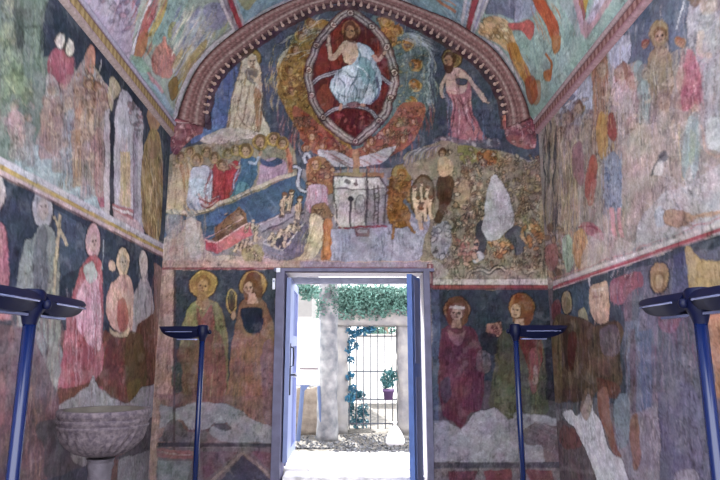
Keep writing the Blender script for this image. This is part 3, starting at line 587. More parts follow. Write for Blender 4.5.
# --- lower right panel: two more saints
W.P('3a4052', [432,289, 562,289, 564,420, 432,420]); W.F([432,289, 562,289, 564,420, 432,420], 110, ['30354a','474e64','3c4a60','2c3040'], 1.5, .4, 0, .3, False)
W.P('4c5a80', [431,289, 440,289, 440,470, 431,470], .7)
W.P('5a4c54', [438,380, 562,380, 562,426, 438,426], .8)
R3 = [440,336, 446,327, 455,324, 468,326, 478,334, 483,356, 484,392, 481,412, 471,412, 466,422, 460,428, 452,420, 442,412, 438,380]
W.B('5c3644', R3); W.F(R3, 90, ['74464f','42283a','6a4450','50303f','6c4c58'], 1.2, .45, 0, .5)
W.B('85646a', [448,330, 458,334, 466,330, 462,344, 454,344], .7); W.B('473c54', [440,384, 450,378, 452,396, 444,404], .7)
W.E('3c3034', 457, 310, 14); W.E('805e4c', 457, 310, 13); W.ring('a08068', 457, 310, 11.4, 11.4, .8, .5); W.B('6a4438', [449,300, 457,296, 466,302, 468,318, 462,326, 450,324, 447,312])
W.head(457, 313, 7, 'a88680', '7a5450'); W.P('b8a8a8', [450,306, 464,305.4, 464.6,308.6, 450,309]); W.P('8f6c64', [453,320, 461,320, 462,328, 452,328])
R4 = [499,336, 508,330, 526,330, 538,336, 545,352, 545,420, 494,420, 492,380]
W.B('504e46', R4); W.B('683634', [520,334, 534,334, 543,346, 540,372, 532,380, 524,356], .9); W.B('8a5058', [530,350, 542,354, 536,392, 530,386], .7)
W.F(R4, 90, ['7a7860','48483e','68583e','6f6a5a','4c3a38'], 1.2, .45, 0, .5); W.B('5a5a48', [500,356, 520,360, 518,420, 496,420], .6)
W.E('3e3230', 521, 306, 14); W.E('8c6640', 521, 306, 13); W.B('7c4c34', [513,299, 521,294, 531,299, 533,318, 527,326, 514,324]); W.head(517.5, 309, 7, 'b8947c', '7c4e34', None, 1, -1); W.P('b8917c', [515,318, 524,318, 525,331, 513,331])
W.P('9c7468', [487,323, 502,322, 503,332, 500,336, 489,336, 486,331]); W.Q([486,322, 503,322, 503,336, 487,336], 14, 1.8, ['c09a86','6c4440'], .8, '503030'); W.B('2e2c38', [482,334, 496,336, 497,352, 484,352], .7)
W.B('77626a', [478,352, 490,354, 488,372, 478,370], .7); W.B('948488', [534,368, 538,368, 538,384, 533,382], .6)
W.P('262632', [546,320, 564,320, 566,400, 546,400], .6)
W.P('8b8592', [433,424, 446,420, 453,424, 460,430, 467,423, 473,413, 484,411, 494,407, 501,413, 508,419, 514,419, 515,413, 530,414, 548,416, 562,420, 562,463, 433,463])
W.P('7f7f98', [433,420, 448,420, 448,463, 433,463], .5)
W.B('6b5c62', [521,434, 530,425, 540,422, 552,426, 562,430, 562,463, 546,463, 542,446, 528,444]); W.B('645458', [440,463, 448,460, 458,463], .8)
W.F([436,410, 560,414, 560,462, 436,462], 30, ['9a94a0','7a7480','a39ca4'], 1.4, .3, 2, .6, False)
W.R('504958', [431,463, 564,462, 564,467.6, 431,468]); W.P('74686e', [431,468, 564,467, 566,505, 431,505]); W.P('6c4650', [448,471, 478,471, 470,490, 452,490]); W.P('75464e', [482,471, 512,470, 512,500, 490,500]); W.P('70484e', [524,470, 552,470, 560,500, 540,500])
W.F([440,469, 560,469, 560,500, 440,500], 46, ['94868a','58404c','85585e'], 1, .45, .7, .4, False)

# ================================================================== the left wall: paintings
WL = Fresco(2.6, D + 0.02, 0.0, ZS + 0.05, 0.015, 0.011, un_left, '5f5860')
U = WL
# --- upper register
U.P('66766f', [-90,-80, 40,-80, 180,110, 172,260, -90,110])
U.P('2d394f', [46,-30, 62,-8, 176,128, 176,240, 140,240, 112,190, 100,110, 76,70, 60,50, 44,60, 40,30])
U.F([46,-10, 176,130, 165,200, 100,110, 44,60], 60, ['3e4c64','242e42','46546a'], 1.4, .4)
U.B('64796f', [-90,-80, 44,-40, 47,0, 42,40, 41,78, 36,100, 20,120, -10,130, -90,120])
U.F([-60,-20, 46,-20, 42,90, -20,130], 110, ['7d9084','52645e','8c9c86','48584f','70887c'], 1.6, .45)
U.L('435248', 1.2, [16,26, 30,28, 42,26], .7); U.L('3f4c46', 1.6, [46,0, 43,26, 41,60], .7)
for x, y, a, b, c in [(8,6,5,9,'8b9080'), (9,34,8,14,'8f9672'), (12,64,11,18,'94a088'), (20,92,12,16,'86967c'), (2,88,9,14,'7c8c70')]:
    U.E('4c5a50', x + 2, y + b * .6, a, b * .8, 14, .45); U.E(c, x, y, a, b, 14, .6); U.Q([x-a,y-b, x+a,y-b, x+a,y+b, x-a,y+b], 26, 3.2, [c, 'a8ae90', '6c7c66', '8c9c80'], .5, '4c5a50'); U.F([x-a,y-b, x+a,y-b, x+a,y+b, x-a,y+b], 16, ['b0b494','6c7c66','a0a488'], 1.2, .5)
U.B('46544c', [16,8, 22,16, 24,40, 17,46, 15,26], .7); U.Q([-20,100, 30,100, 34,140, -10,140], 30, 4, ['8c8c88','a08480','6a7c74'], .6, '54605a')
U.B('a5898c', [10,116, 20,112, 25,126, 26,140, 18,148, 8,134]); U.F([6,112, 26,114, 26,150, 6,140], 22, ['b8a09c','7a6468','93787a'], 1, .5)
# the two elders and the bright crowd below
U.B('8f505e', [52,52, 62,46, 72,56, 74,70, 73,84, 64,88, 54,76, 48,70]); U.B('a39a98', [46,78, 54,74, 60,92, 58,120, 46,118], .8); U.B('a0a09c', [62,84, 73,78, 76,110, 70,140, 60,130], .85)
U.F([48,50, 74,54, 74,140, 46,128], 50, ['b8868c','6a4450','b0a4a4','8a8488'], 1.1, .5)
for x, y, a, b in [(60,39,4.2,8.5), (69.5,48,4.6,8.5)]:
    U.E('3a3e4c', x, y, a + 1.2, b + 1.2); U.E('b1a49a', x, y, a, b); U.E('8c7870', x, y + 1, a * .6, b * .55, 0, .6)
    for k in (-1, 1): U.E('54464a', x + k * 1.4, y, .7, .9)
CR = [46,112, 60,100, 76,72, 88,52, 92,62, 104,80, 112,96, 112,150, 104,214, 84,206, 50,190, 34,160]
U.B('8f8280', CR)
U.B('a37464', [85,56, 90,44, 95,52, 94,72, 86,74]); U.L('c8c0bc', 1, [101,60, 99,72], .8, False)
U.F(CR, 200, ['a8796a','b49a80','9c8c94','8498aa','b58a64','7c6a68','c4a890','a4686a','8fa0a8'], 1.4, .55, 0, .22)
U.Q([76,74, 90,64, 104,82, 112,98, 110,124, 76,118], 80, 2.7, ['b09070','a87a64','bca488','8f6a5c','c0ac98'], .75, '5a4448')
for x, y in [(80,92), (88,84), (96,86), (103,96), (84,104), (94,102), (106,108), (78,114), (90,118), (100,116)]: U.head(x, y, 3.4, 'b4947c', '6a4a40', 'a88454', 1.4, 1)
U.B('b5745a', [78,112, 83,110, 84,150, 79,150], .8); U.B('c07a48', [76,112, 79,112, 78,140, 75,138], .8); U.B('a66c66', [50,104, 58,96, 64,118, 56,142, 48,138], .8); U.B('8a9cb0', [62,130, 72,126, 74,168, 62,160], .8)
U.F([44,96, 66,90, 62,150, 42,148], 30, ['c08878','8a4e50','b8a09c'], 1.2, .5, -.1)
U.B('9d5a6c', [94,132, 102,128, 106,150, 106,190, 102,212, 96,186, 91,160]); U.F([92,130, 106,130, 106,208, 92,180], 26, ['b87e8a','7a4254','a86a78'], 1.2, .5)
U.B('8aa5b1', [18,150, 40,146, 60,160, 84,160, 92,178, 100,206, 102,220, 70,206, 40,184, 16,168], .85); U.B('8fb2bc', [62,176, 80,170, 92,184, 96,206, 80,206, 62,192], .7)
U.Q([10,140, 60,140, 96,170, 102,218, 60,200, 14,166], 150, 3.0, ['a6bcc4','7c9aa6','b0c4c8','8aa0a0','6f8c98'], .5); U.F([20,110, 90,140, 100,214, 20,160], 90, ['a9b4bc','c0b0b0','7c8c98','8ca4ac'], 1.2, .4, .1, .3)
U.F([-60,80, 30,120, 30,160, -60,120], 40, ['8a8a8c','5e6a68','9a8684'], 1.4, .5)
FL = ['c0a89c','7c6460','a88c80','8c7c84']
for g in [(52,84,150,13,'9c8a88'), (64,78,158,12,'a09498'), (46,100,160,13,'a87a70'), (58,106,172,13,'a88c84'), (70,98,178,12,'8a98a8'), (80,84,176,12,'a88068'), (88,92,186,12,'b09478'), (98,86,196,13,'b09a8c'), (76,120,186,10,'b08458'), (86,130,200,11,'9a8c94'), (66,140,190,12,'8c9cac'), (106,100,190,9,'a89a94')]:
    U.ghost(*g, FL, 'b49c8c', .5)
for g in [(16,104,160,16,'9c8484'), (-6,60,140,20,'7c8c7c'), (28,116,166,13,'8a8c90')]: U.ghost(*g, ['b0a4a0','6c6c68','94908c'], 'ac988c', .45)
U.B('8f505e', [53,54, 62,50, 72,58, 74,72, 70,84, 60,82, 54,74], .6); U.F([52,54, 74,56, 72,86, 54,82], 22, ['a86874','6a3848','b8868c'], 1, .5)
for x, y, a, b in [(60,39,3.8,8.2), (69.5,48,4.2,8.2)]: U.E('b4aaa4', x, y, a, b, 0, .9); U.F([x-a,y-b, x+a,y-b, x+a,y+b, x-a,y+b], 8, ['d0c8c0','8c8080'], .9, .5)
# framed panel
U.P('afa3a8', [105,112, 110,108, 110,222, 104,216]); U.P('2f3445', [110.5,110, 114,92, 118,84, 121,90, 116,112, 114,224, 110,216]); U.L('353b4c', 1.6, [110,220, 117,230], .9, False)
U.B('b5a884', [111,78, 117,80, 121,90, 114,100, 112,112, 108,100], .8)
U.P('a9a2b2', [114,120, 117,100, 122,88, 127,90, 140,110, 143,122, 143,236, 114,222]); U.F([114,96, 142,112, 143,234, 114,220], 70, ['c0b8c4','8c8494','b0a0a0','9c98ac'], 1.2, .5, 0, .4, False)
U.Q([128,96, 142,112, 142,130, 130,124], 36, 1.8, ['b89c98','7c6a70','9a7c80'], .7, '6a5660'); U.P('b29c74', [120,152, 130,152, 131,208, 120,204], .85); U.F([119,140, 131,140, 131,208, 119,206], 20, ['c8b488','9a8460','bca0a0'], 1, .5)
U.P('a66e74', [112,203, 134,210, 134,220, 112,210]); U.P('bdb2b8', [112,206, 138,214, 138,217, 112,209]); U.L('7c5a6c', 1.3, [134,130, 134,218], .8, False); U.P('8a7c94', [134,130, 138,132, 138,222, 134,218], .7); U.P('b4989c', [113,210, 138,220, 144,230, 144,236, 113,222], .8)
# hairy hermit
U.P('3a455e', [143,104, 176,132, 174,240, 144,236]); U.B('9d7c60', [147,118, 151,106, 157,112, 160,124, 153,132])
HM = [142,160, 146,140, 151,128, 158,132, 162,150, 163,180, 161,220, 158,244, 150,236, 143,226, 141,190]
U.B('977d56', HM); U.F(HM, 130, ['b89c70','6c5638','c4ac80','84683f','a88a5c'], 1.0, .6, .05, .22); U.F(HM, 60, ['cbb58a','b89a68','5c4a30'], .9, .6, .1, .18); U.B('8a6a58', [148,140, 158,142, 160,154, 150,158], .6)
U.F([162,130, 174,130, 172,240, 160,236], 26, ['4a566c','2f3a50','6a6c74'], 1.2, .5)
U.F([60,-10, 176,130, 165,240, 20,150, 20,0], 160, ['8c8c94','a49a9c','5c6470','7c8088'], 0.9, .25, 0, .15)
# --- band between the registers
U.R('a79fae', [-90,108, 172,248, 172,254, -90,117]); U.R('b2aab8', [-90,109, 172,249, 172,251, -90,112])
U.R('ab9058', [-90,117, 172,254, 172,257, -90,123]); U.R('b3989e', [-90,123, 172,257, 172,261, -90,129]); U.R('7c5c60', [-90,129, 172,261, 172,262.4, -90,131])
# --- lower register
U.P('333f5a', [-90,131, 172,262.4, 172,420, -90,420]); U.F([-60,150, 172,262, 172,340, -60,340], 140, ['2a3550','3f4c68','46526a','303a50'], 1.8, .4, 0, .3)
U.P('4f6488', [52,206, 90,228, 86,262, 60,280, 56,240], .55); U.P('6a4f50', [-90,330, 172,330, 172,500, -90,500])
def saint(x, y, rx, ry, robe, body, halo, folds, n=60):
    U.E('2a3248', x, y, rx + 1.2, ry + 1.6); U.E(halo, x, y, rx, ry); U.B(body, robe); U.F(robe, n, folds, 1.3, .5, 0, .4)
    U.E('8c7870', x, y + 1, rx * .6, ry * .58, 0, .4); U.E('a8968e', x + .6, y + 2, rx * .46, ry * .46, 0, .45); U.F([x-rx,y-ry, x+rx,y-ry, x+rx,y+ry, x-rx,y+ry], 12, ['c0b4b4','8c8088'], 1.2, .35)
    U.E('554648', x - rx * .12, y, rx * .1, ry * .05); U.E('554648', x + rx * .3, y, rx * .1, ry * .05); U.L('6a5450', .8, [x, y + ry * .26, x + rx * .3, y + ry * .26], .7, False)
saint(-4, 192, 9, 22, [-20,230, -4,220, 6,226, 9,250, 10,300, 10,390, -24,390], 'a26672', 'aca0a2', ['b8808a','7c4452','c89aa0'])
saint(43, 208, 10.5, 20, [24,244, 32,238, 38,226, 49,226, 56,240, 60,270, 60,330, 60,390, 8,390, 16,320, 18,280], '7c8387', '9b97a4', ['a0a4a0','5a6270','8c9090','6f7480','908a84'], 100)
U.B('565868', [36,236, 46,230, 48,290, 36,292], .7); U.F([36,232, 50,232, 50,300, 34,300], 20, ['4a4a5c','8a8890','6c6a74'], 1.2, .5); U.B('8a887e', [48,280, 60,272, 60,300, 58,388, 46,388], .7); U.F([10,310, 60,310, 60,390, 8,390], 50, ['8a7c80','98706c','6c7478','a0948c'], 1.4, .5)
U.P('2d3850', [-10,320, 12,318, 4,352, -14,360], .8)
U.L('b0a08a', 3.2, [60.5,214, 57,250, 54,300], 1, False); U.L('b0a08a', 3.2, [54,216, 60,232, 66,248], 1, False)
saint(93, 241, 7.5, 18, [78,274, 84,262, 90,256, 99,258, 102,272, 103,330, 101,396, 60,400, 62,360, 66,320, 72,294], 'a25560', 'b08b91', ['b97680','7c3a48','c49098','8f4652','a86a70'], 110)
U.B('c09eae', [82,282, 97,278, 102,330, 98,352, 82,334, 74,306], .75); U.B('9bb0ac', [84,266, 92,262, 97,274, 92,284, 85,278], .9); U.F([70,280, 102,276, 101,350, 66,350], 50, ['d6b8c2','a0707c','c89cac','ccb0bc'], 1.2, .6); U.B('7c444a', [64,350, 80,344, 98,352, 98,396, 62,400], .35); U.F([64,300, 102,290, 100,396, 60,398], 60, ['b8808c','8a4652','c8a0aa','9c6470'], 1.2, .5, 0, .5)
U.L('9fb0c0', 1.2, [104,240, 102,270], .8, False); U.P('2f3b54', [103,262, 107,264, 106,340, 103,344], .8)
saint(123, 262, 6.4, 15, [106,302, 110,286, 116,280, 121,274, 130,276, 134,292, 136,316, 134,330, 122,334, 112,326, 106,314], 'b38d84', 'bda48a', ['d0b0a0','8c5c5c','c09a90','a87670'], 50)
U.E('b49a88', 112, 266, 3.8, 6); U.B('9c5450', [118,302, 126,300, 128,328, 119,330], .8); U.B('c0a888', [110,326, 120,334, 130,328, 127,338, 114,336], .8)
saint(143.5, 264, 4.6, 14, [134,300, 138,286, 142,278, 149,282, 153,300, 154,340, 154,370, 134,370], '968c92', 'b8aaa4', ['b0a8a8','6c646c','a09090'], 40)
U.B('bfb2ac', [141,270, 145,258, 148,272, 146,282, 142,280], .7)
LW = [58,388, 80,386, 102,372, 104,330, 118,338, 134,334, 140,322, 160,320, 164,400, 150,396, 130,402, 112,396, 96,386, 60,404]
U.B('6c463f', LW); U.F(LW, 170, ['8a5c50','523028','7c5440','94685c','5c4034','6e3a38'], 1.3, .5, 0, .3); U.B('6a3c3e', [106,344, 120,340, 122,380, 108,384], .7); U.Q([104,340, 130,336, 130,380, 104,384], 16, 3, ['94504c','6a2c30'], .5); U.B('5c4a30', [126,340, 142,336, 146,384, 128,390], .7); U.B('6c5a34', [128,384, 140,380, 138,402, 130,404], .8)
U.P('9c7468', [154,262, 164,268, 163,420, 155,420], .8); U.F([153,262, 168,262, 166,420, 152,420], 30, ['b08a7c','6c4c44','8a6458'], 1.1, .5); U.P('5a4850', [151,396, 158,394, 160,450, 152,450], .8)
NR_ = [-90,300, 30,330, 60,400, 58,470, 58,560, -90,560]
U.P('66505a', NR_, .85); U.F([-60,300, 60,320, 60,500, -60,500], 150, ['7c6068','523f4a','86686c','6a4c50','5a4c58','8c6c66'], 1.8, .45, 0, .3); U.B('905c60', [-2,376, 4,380, 4,420, -4,424], .6)
U.F([28,390, 60,390, 60,480, 26,480], 50, ['8c685e','5a4246','76565a','a07c74'], 1.4, .5)
PL = [56,418, 60,406, 66,400, 74,396, 82,390, 88,386, 93,376, 97,386, 104,391, 112,398, 120,401, 128,402, 136,396, 142,388, 152,385, 158,390, 158,412, 140,420, 58,420]
U.B('8c868e', PL); U.F(PL, 30, ['a09aa0','746e78','98888a'], 1.2, .4); U.F([90,384, 140,392, 136,412, 90,410], 18, ['6a4c48','7c645c'], 1.1, .5)
U.B('524c58', [44,420, 156,420, 158,455, 120,452, 100,462, 50,480, 44,450], .8); U.B('8a8484', [72,450, 98,447, 98,460, 80,466], .8); U.P('45455a', [30,486, 96,462, 96,500, 30,500], .9); U.P('7d7a82', [118,458, 160,446, 166,500, 118,500], .9); U.F([118,452, 164,446, 164,490, 118,490], 24, ['9a969a','64606c'], 1.2, .4, .2); U.P('544c58', [116,456, 162,444, 162,447, 116,460]); U.P('7f5a60', [152,452, 170,450, 170,456, 152,457], .7)
U.B('8c868c', [160,398, 172,404, 172,440, 164,434], .8)

# ================================================================== the right wall: paintings
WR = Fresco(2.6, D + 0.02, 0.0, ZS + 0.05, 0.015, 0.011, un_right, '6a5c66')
U = WR
U.P('938782', [534,60, 650,-90, 810,-90, 810,260, 534,290])
U.F([540,100, 720,-40, 800,-40, 800,240, 540,280], 330, ['a89ca0','7f7478','b5a6a4','9a8488','8c8898','ac948c'], 1.5, .45, 0, .2)
# painted ground at the top
U.P('58627e', [600,40, 650,-30, 800,-60, 800,30, 700,20, 690,44, 650,66, 636,60, 628,64]); U.F([620,10, 700,-10, 700,60, 620,60], 60, ['465070','6c769a','7c84a0','50587a'], 1.6, .45)
U.B('465274', [636,14, 646,8, 650,24, 642,34], .8)
U.B('9f9cbc', [608,44, 618,36, 630,34, 632,52, 624,70, 612,64]); U.F([606,36, 632,34, 630,70, 608,68], 30, ['c0bcd4','7c7a9c','a89cb4'], 1.1, .55); U.L('c8c4d4', 1.4, [628,26, 631,38, 627,44], .8)
U.B('9c9cba', [562,104, 576,90, 590,76, 592,100, 590,122, 572,124, 560,118]); U.F([560,80, 592,76, 592,124, 560,124], 34, ['b8b8d0','72729a','a8a4bc','6a6880'], 1.1, .55, -.3, .5); U.P('55587c', [560,106, 572,92, 576,96, 564,110], .8); U.L('c8c8dc', 1.4, [563,108, 582,94], .8, False)
U.B('a06e58', [592,66, 600,54, 607,58, 608,80, 606,112, 600,124, 594,104]); U.F([592,56, 608,56, 608,120, 592,118], 40, ['b8845e','7c4c44','c09a7c','94604c'], 1.1, .55)
U.B('b49ca2', [612,84, 618,70, 628,66, 636,76, 642,100, 646,128, 630,134, 612,126]); U.B('9a6862', [615,70, 624,62, 632,70, 632,84, 622,90, 616,82], .9); U.B('8c5a62', [628,72, 634,74, 642,108, 636,112, 630,90], .8); U.F([610,64, 644,70, 644,134, 612,128], 50, ['ccb8b8','94747c','d0c4c4','a88088'], 1.2, .5)
U.B('7c9698', [634,66, 641,60, 648,84, 656,116, 652,124, 644,116, 638,96]); U.F([634,60, 656,70, 656,124, 636,110], 24, ['96b0ae','64807f'], 1.1, .5, .15)
# ochre figure with a halo, red figure, pale tall figure
U.E('7a6a5c', 659, 34, 10, 15); U.E('98805c', 659, 34, 8.6, 13.6); U.B('937c66', [648,58, 654,48, 664,48, 671,58, 673,76, 670,96, 662,100, 652,98, 648,80]); U.B('a08a78', [651,60, 668,60, 668,84, 654,84], .7)
U.F([648,48, 672,52, 670,100, 650,98], 40, ['b09c80','70605c','a48c6c','846c5c'], 1.1, .5); U.head(660, 36, 6.2, 'ac8a70', '7c5c3c'); U.B('6f5040', [655,41, 660,45, 665,41, 662,50, 658,50], .8)
U.B('8c8084', [652,98, 672,98, 674,132, 660,140, 650,130]); U.F([650,96, 690,96, 690,140, 650,140], 46, ['b0a29c','746a70','c0b0aa','a08c80'], 1.2, .5)
U.head(646, 44, 3.6, 'a87860', '94503c'); U.head(681, 42, 4.2, 'b08068', '8c5438', 'b07a50', 1.5)
U.B('a4606c', [687,52, 692,49, 696,62, 702,82, 704,100, 694,106, 683,112, 680,96, 684,72]); U.F([680,50, 704,56, 704,106, 682,110], 44, ['c48c92','7c3c4c','b87680','d0a0a4'], 1.1, .55); U.B('b18f86', [676,76, 684,68, 684,86, 678,94], .8)
U.B('938c96', [690,0, 704,-14, 740,-30, 760,40, 760,130, 712,130, 704,110, 702,80, 696,56, 688,36]); U.F([688,-10, 740,-20, 750,126, 706,126], 100, ['b5aeb2','6c6874','a4a0a8','c4bebe','807884'], 1.1, .5, 0, .25); U.Q([690,10, 722,0, 722,90, 698,70], 60, 3, ['a8a2a8','78727c','bab2b6'], .55, '5c5664')
U.B('b08a94', [696,46, 706,44, 708,58, 698,60], .6); U.B('5c6484', [702,66, 707,66, 708,80, 703,78], .8); U.L('c0bcc4', 1.8, [684,2, 680,16, 678,28], .8); U.B('6a5448', [686,0, 694,-10, 702,0, 694,8], .9)
U.B('b0aeb0', [704,46, 720,44, 722,140, 706,140], .6); U.F([702,40, 724,40, 724,140, 704,140], 26, ['cac4c4','8e8890','b8b0b4'], 1.1, .5)
for x, y, r in [(570,118,4), (580,108,4), (590,128,4), (600,128,3.6), (561,132,3.6), (578,132,3.6), (612,130,3.4), (627,116,3.6), (640,128,3.6)]: U.head(x, y, r, 'ad8c7c', '70504a', 'a08060', 1.3, -1)
U.Q([552,110, 610,100, 612,160, 552,165], 110, 3, ['a8928c','8c7878','b8a09a','7c6468','a07868'], .6, '5c4a50')
FR = ['c0aca4','84706c','b09c98','9c8c94','cabab0']
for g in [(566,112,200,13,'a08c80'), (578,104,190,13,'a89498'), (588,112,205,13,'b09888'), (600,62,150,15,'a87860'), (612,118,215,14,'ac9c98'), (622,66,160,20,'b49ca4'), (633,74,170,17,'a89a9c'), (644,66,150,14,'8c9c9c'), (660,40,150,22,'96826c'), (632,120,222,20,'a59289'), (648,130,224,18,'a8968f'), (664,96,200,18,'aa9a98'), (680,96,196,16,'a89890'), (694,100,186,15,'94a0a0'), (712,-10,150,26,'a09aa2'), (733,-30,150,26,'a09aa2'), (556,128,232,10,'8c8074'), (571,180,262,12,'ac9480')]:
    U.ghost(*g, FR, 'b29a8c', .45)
U.E('94805e', 659, 34, 8.4, 13, 0, .7); U.head(660, 36, 6.2, 'ac8a70', '7c5c3c')
U.B('a4606c', [687,52, 692,49, 696,62, 702,82, 704,100, 694,106, 683,112, 680,96, 684,72], .5); U.F([680,50, 704,56, 704,106, 682,110], 40, ['c48c92','7c3c4c','b87680','d0a0a4'], 1.1, .55)
# --- lower half of the upper register
U.F([556,130, 626,120, 626,280, 556,284], 180, ['b3a08c','8c746c','c0aca0','a08c90','7c6860','b89478'], 1.6, .5, 0, .3)
U.F([544,120, 560,118, 558,232, 546,236], 60, ['38363e','58504e','8c7c68','484450','9c8c74'], 1.7, .65, 0, .4)
U.F([558,130, 576,130, 576,240, 558,240], 46, ['b39a78','8c7460','c4ac8c','9c8064'], 1.5, .55)
U.Q([544,228, 566,226, 566,276, 546,280], 40, 3.2, ['a8886c','8c6c58','b89c80','74584c'], .65, '54443c'); U.B('9c605c', [545,250, 556,244, 558,262, 550,272], .7); U.B('8fa890', [562,240, 570,236, 574,262, 566,272], .8); U.B('c08a58', [574,236, 584,230, 588,262, 580,270, 573,256], .8); U.F([572,225, 588,225, 586,272, 572,270], 18, ['cfa87c','a0644c','d8b890'], 1.2, .5)
U.B('8a6068', [573,146, 582,144, 584,180, 578,184, 572,166], .8)
U.B('a2504a', [590,158, 595,154, 598,164, 596,182, 592,200, 586,198, 585,184], .8); U.B('b0544a', [590,160, 594,158, 594,186, 589,190], .6); U.L('a86a64', 2.6, [588,198, 590,206, 594,198], .8)
U.B('b48444', [598,116, 604,112, 608,130, 607,152, 602,158, 597,140], .7); U.B('9c3a36', [607,118, 613,114, 617,128, 615,140, 609,136], .75); U.F([597,112, 616,114, 614,156, 598,156], 16, ['c89c58','8a4a34','d0aa70'], 1.1, .5)
U.B('6b7ba6', [606,160, 612,152, 619,154, 622,176, 622,206, 614,211, 605,206, 604,180], .8); U.F([602,152, 624,154, 624,214, 602,212], 60, ['8c9abf','5c668c','8a8cac','a0a8c0','a89ca4'], 1.1, .55); U.Q([604,160, 622,160, 622,208, 606,208], 16, 2.2, ['4c5c90','8896c0'], .6)
U.L('b48488', 4.4, [611,208, 613,228, 616,240]); U.L('b48488', 4.2, [619,208, 620,226, 623,238]); U.B('a8626a', [580,226, 590,222, 602,232, 602,240, 592,238], .8); U.L('964450', 1.4, [578,228, 588,226, 598,230], .8)
U.B('a28e88', [624,146, 632,130, 648,124, 660,134, 664,170, 664,210, 650,222, 630,224, 622,190], .75); U.F([622,120, 690,120, 690,216, 624,226], 150, ['b4a09a','8a7674','c0b0aa','a48c88','94888c'], 1.3, .45, 0, .3)
U.B('585664', [658,156, 664,152, 667,160, 660,164], .8); U.B('c0b8bc', [653,166, 662,162, 662,174, 655,174], .7); U.L('4a4854', 1.4, [652,174, 658,160, 664,156], .8)
U.B('849ca2', [686,122, 692,116, 698,124, 700,146, 698,172, 694,178, 690,164, 684,178, 683,150], .6); U.F([683,118, 700,118, 699,178, 683,178], 20, ['8fa8ac','6c8890','a8a48c'], 1, .5); U.B('a09c7c', [691,132, 696,138, 694,162, 690,160], .5); U.L('b49c78', 1.6, [679,124, 680,150, 684,180], .7); U.L('a8887c', 2.4, [702,126, 706,150, 714,158, 722,156], .7); U.B('b3b4b6', [706,122, 722,118, 722,150, 710,148], .7)
U.B('aaa2a8', [640,222, 660,196, 690,184, 740,160, 740,222, 690,240, 640,250], .8); U.F([640,180, 740,160, 740,222, 640,248], 60, ['bab4ba','94909a','c4bcc0','a89c9c'], 1.3, .4, 2.0, .5)
U.F([660,196, 692,186, 690,210, 662,212], 12, ['52525c','8f94ac'], 1, .6, .6); U.B('9ba4c0', [654,210, 662,206, 664,224, 656,226], .7)
U.B('9c7c68', [664,212, 672,208, 684,212, 694,218, 690,223, 676,226, 664,222], .85); U.L('b08c78', 4, [690,218, 706,215, 730,210]); U.F([662,208, 694,210, 694,226, 664,226], 10, ['b89474','8a6450'], 1, .5, 2)
U.B('b8a6a4', [584,250, 600,232, 626,240, 640,246, 620,262, 584,274], .6)
U.F([556,120, 640,20, 720,-20, 760,60, 760,200, 556,280], 260, ['b4a29c','84747a','c4b6b2','a08a84','8c8498'], .9, .4, 0, .14)
# --- band between the registers
U.R('b3a5a6', [553,281, 810,190, 810,197, 553,287]); U.R('c0b2b2', [553,282, 810,192, 810,194, 553,283.4]); U.R('a34e5a', [553,286, 810,196.6, 810,201, 553,289]); U.R('b79aa0', [553,289, 810,201, 810,203, 553,290.4])
U.L('b0747c', 1.2, [553,279, 640,248, 730,214], .7, False)
# --- lower register
U.P('3d465a', [553,290, 810,203, 810,350, 553,420]); U.F([555,290, 740,226, 740,380, 555,400], 150, ['4a566e','323a50','565c74','44485c'], 1.7, .4, 0, .3)
U.P('5f5a74', [622,272, 810,220, 810,520, 640,520, 626,400], .9); U.F([622,272, 740,240, 740,480, 630,470], 190, ['766c8c','4e4c70','8c7890','6a6490','5a5878','85707e'], 1.7, .45, 0, .3)
U.P('a9a4ac', [588,276, 590.4,275, 590.6,312, 588.4,314], .9); U.B('3c5470', [560,296, 588,284, 588,316, 566,322], .8)
U.E('2c3040', 567, 302, 6, 13); U.E('8d7b60', 567, 302, 5, 12); U.E('6e5a48', 567, 304, 3, 8, 0, .7); U.B('7a3a34', [552,304, 560,300, 560,318, 553,320], .7)
U.B('b3907e', [590,288, 598,284, 606,282, 609,296, 609,318, 604,326, 594,320, 590,310]); U.P('c8b0a4', [592,290, 604,287, 604,291, 592,294], .8); U.P('8c5c50', [592,297, 602,295, 602,297, 592,299], .8); U.F([590,284, 609,284, 608,326, 592,322], 18, ['cdb4a4','8a6250','b0846c'], 1, .5); U.B('a3936a', [578,312, 584,308, 588,322, 582,328], .8)
U.B('84505e', [610,284, 622,276, 640,272, 642,286, 632,292, 622,304, 612,302]); U.F([610,274, 642,272, 636,312, 612,304], 26, ['a06a78','6c3c4c','8c5a6a','5c5878'], 1.2, .6); U.F([612,268, 636,262, 634,274, 612,282], 10, ['c8b8b8','b09ca0'], 1.2, .7, -.4, .8)
U.B('7c5a64', [624,288, 632,284, 632,320, 624,322], .6)
U.E('3c3a50', 659, 277, 11, 18); U.E('977a60', 659, 277, 9.6, 16.4); U.E('7a5c48', 659, 280, 6, 11, 0, .8); U.E('a58a78', 659, 281, 4.4, 8.6, 0, .8); U.F([650,262, 668,262, 668,292, 650,294], 12, ['b0946c','86664c'], 1, .5)
U.P('4a4c80', [672,256, 686,250, 690,300, 672,304], .8); U.F([670,256, 690,250, 690,300, 672,304], 16, ['3c3e66','6868a0'], 1.6, .5)
OX = [684,248, 690,246, 700,260, 720,260, 760,250, 760,300, 690,300, 687,272]
U.P('a3885f', OX); U.F(OX, 40, ['b89c70','7f6442','94784f'], 1.2, .5, 0, .5, False)
U.B('805468', [660,306, 676,300, 682,318, 672,334, 660,326], .85); U.B('7c6a92', [640,312, 658,310, 656,360, 640,366], .6); U.F([640,300, 700,296, 700,390, 640,390], 60, ['9c88a0','6a5c84','8c5c78','7a6e98'], 1.5, .4)
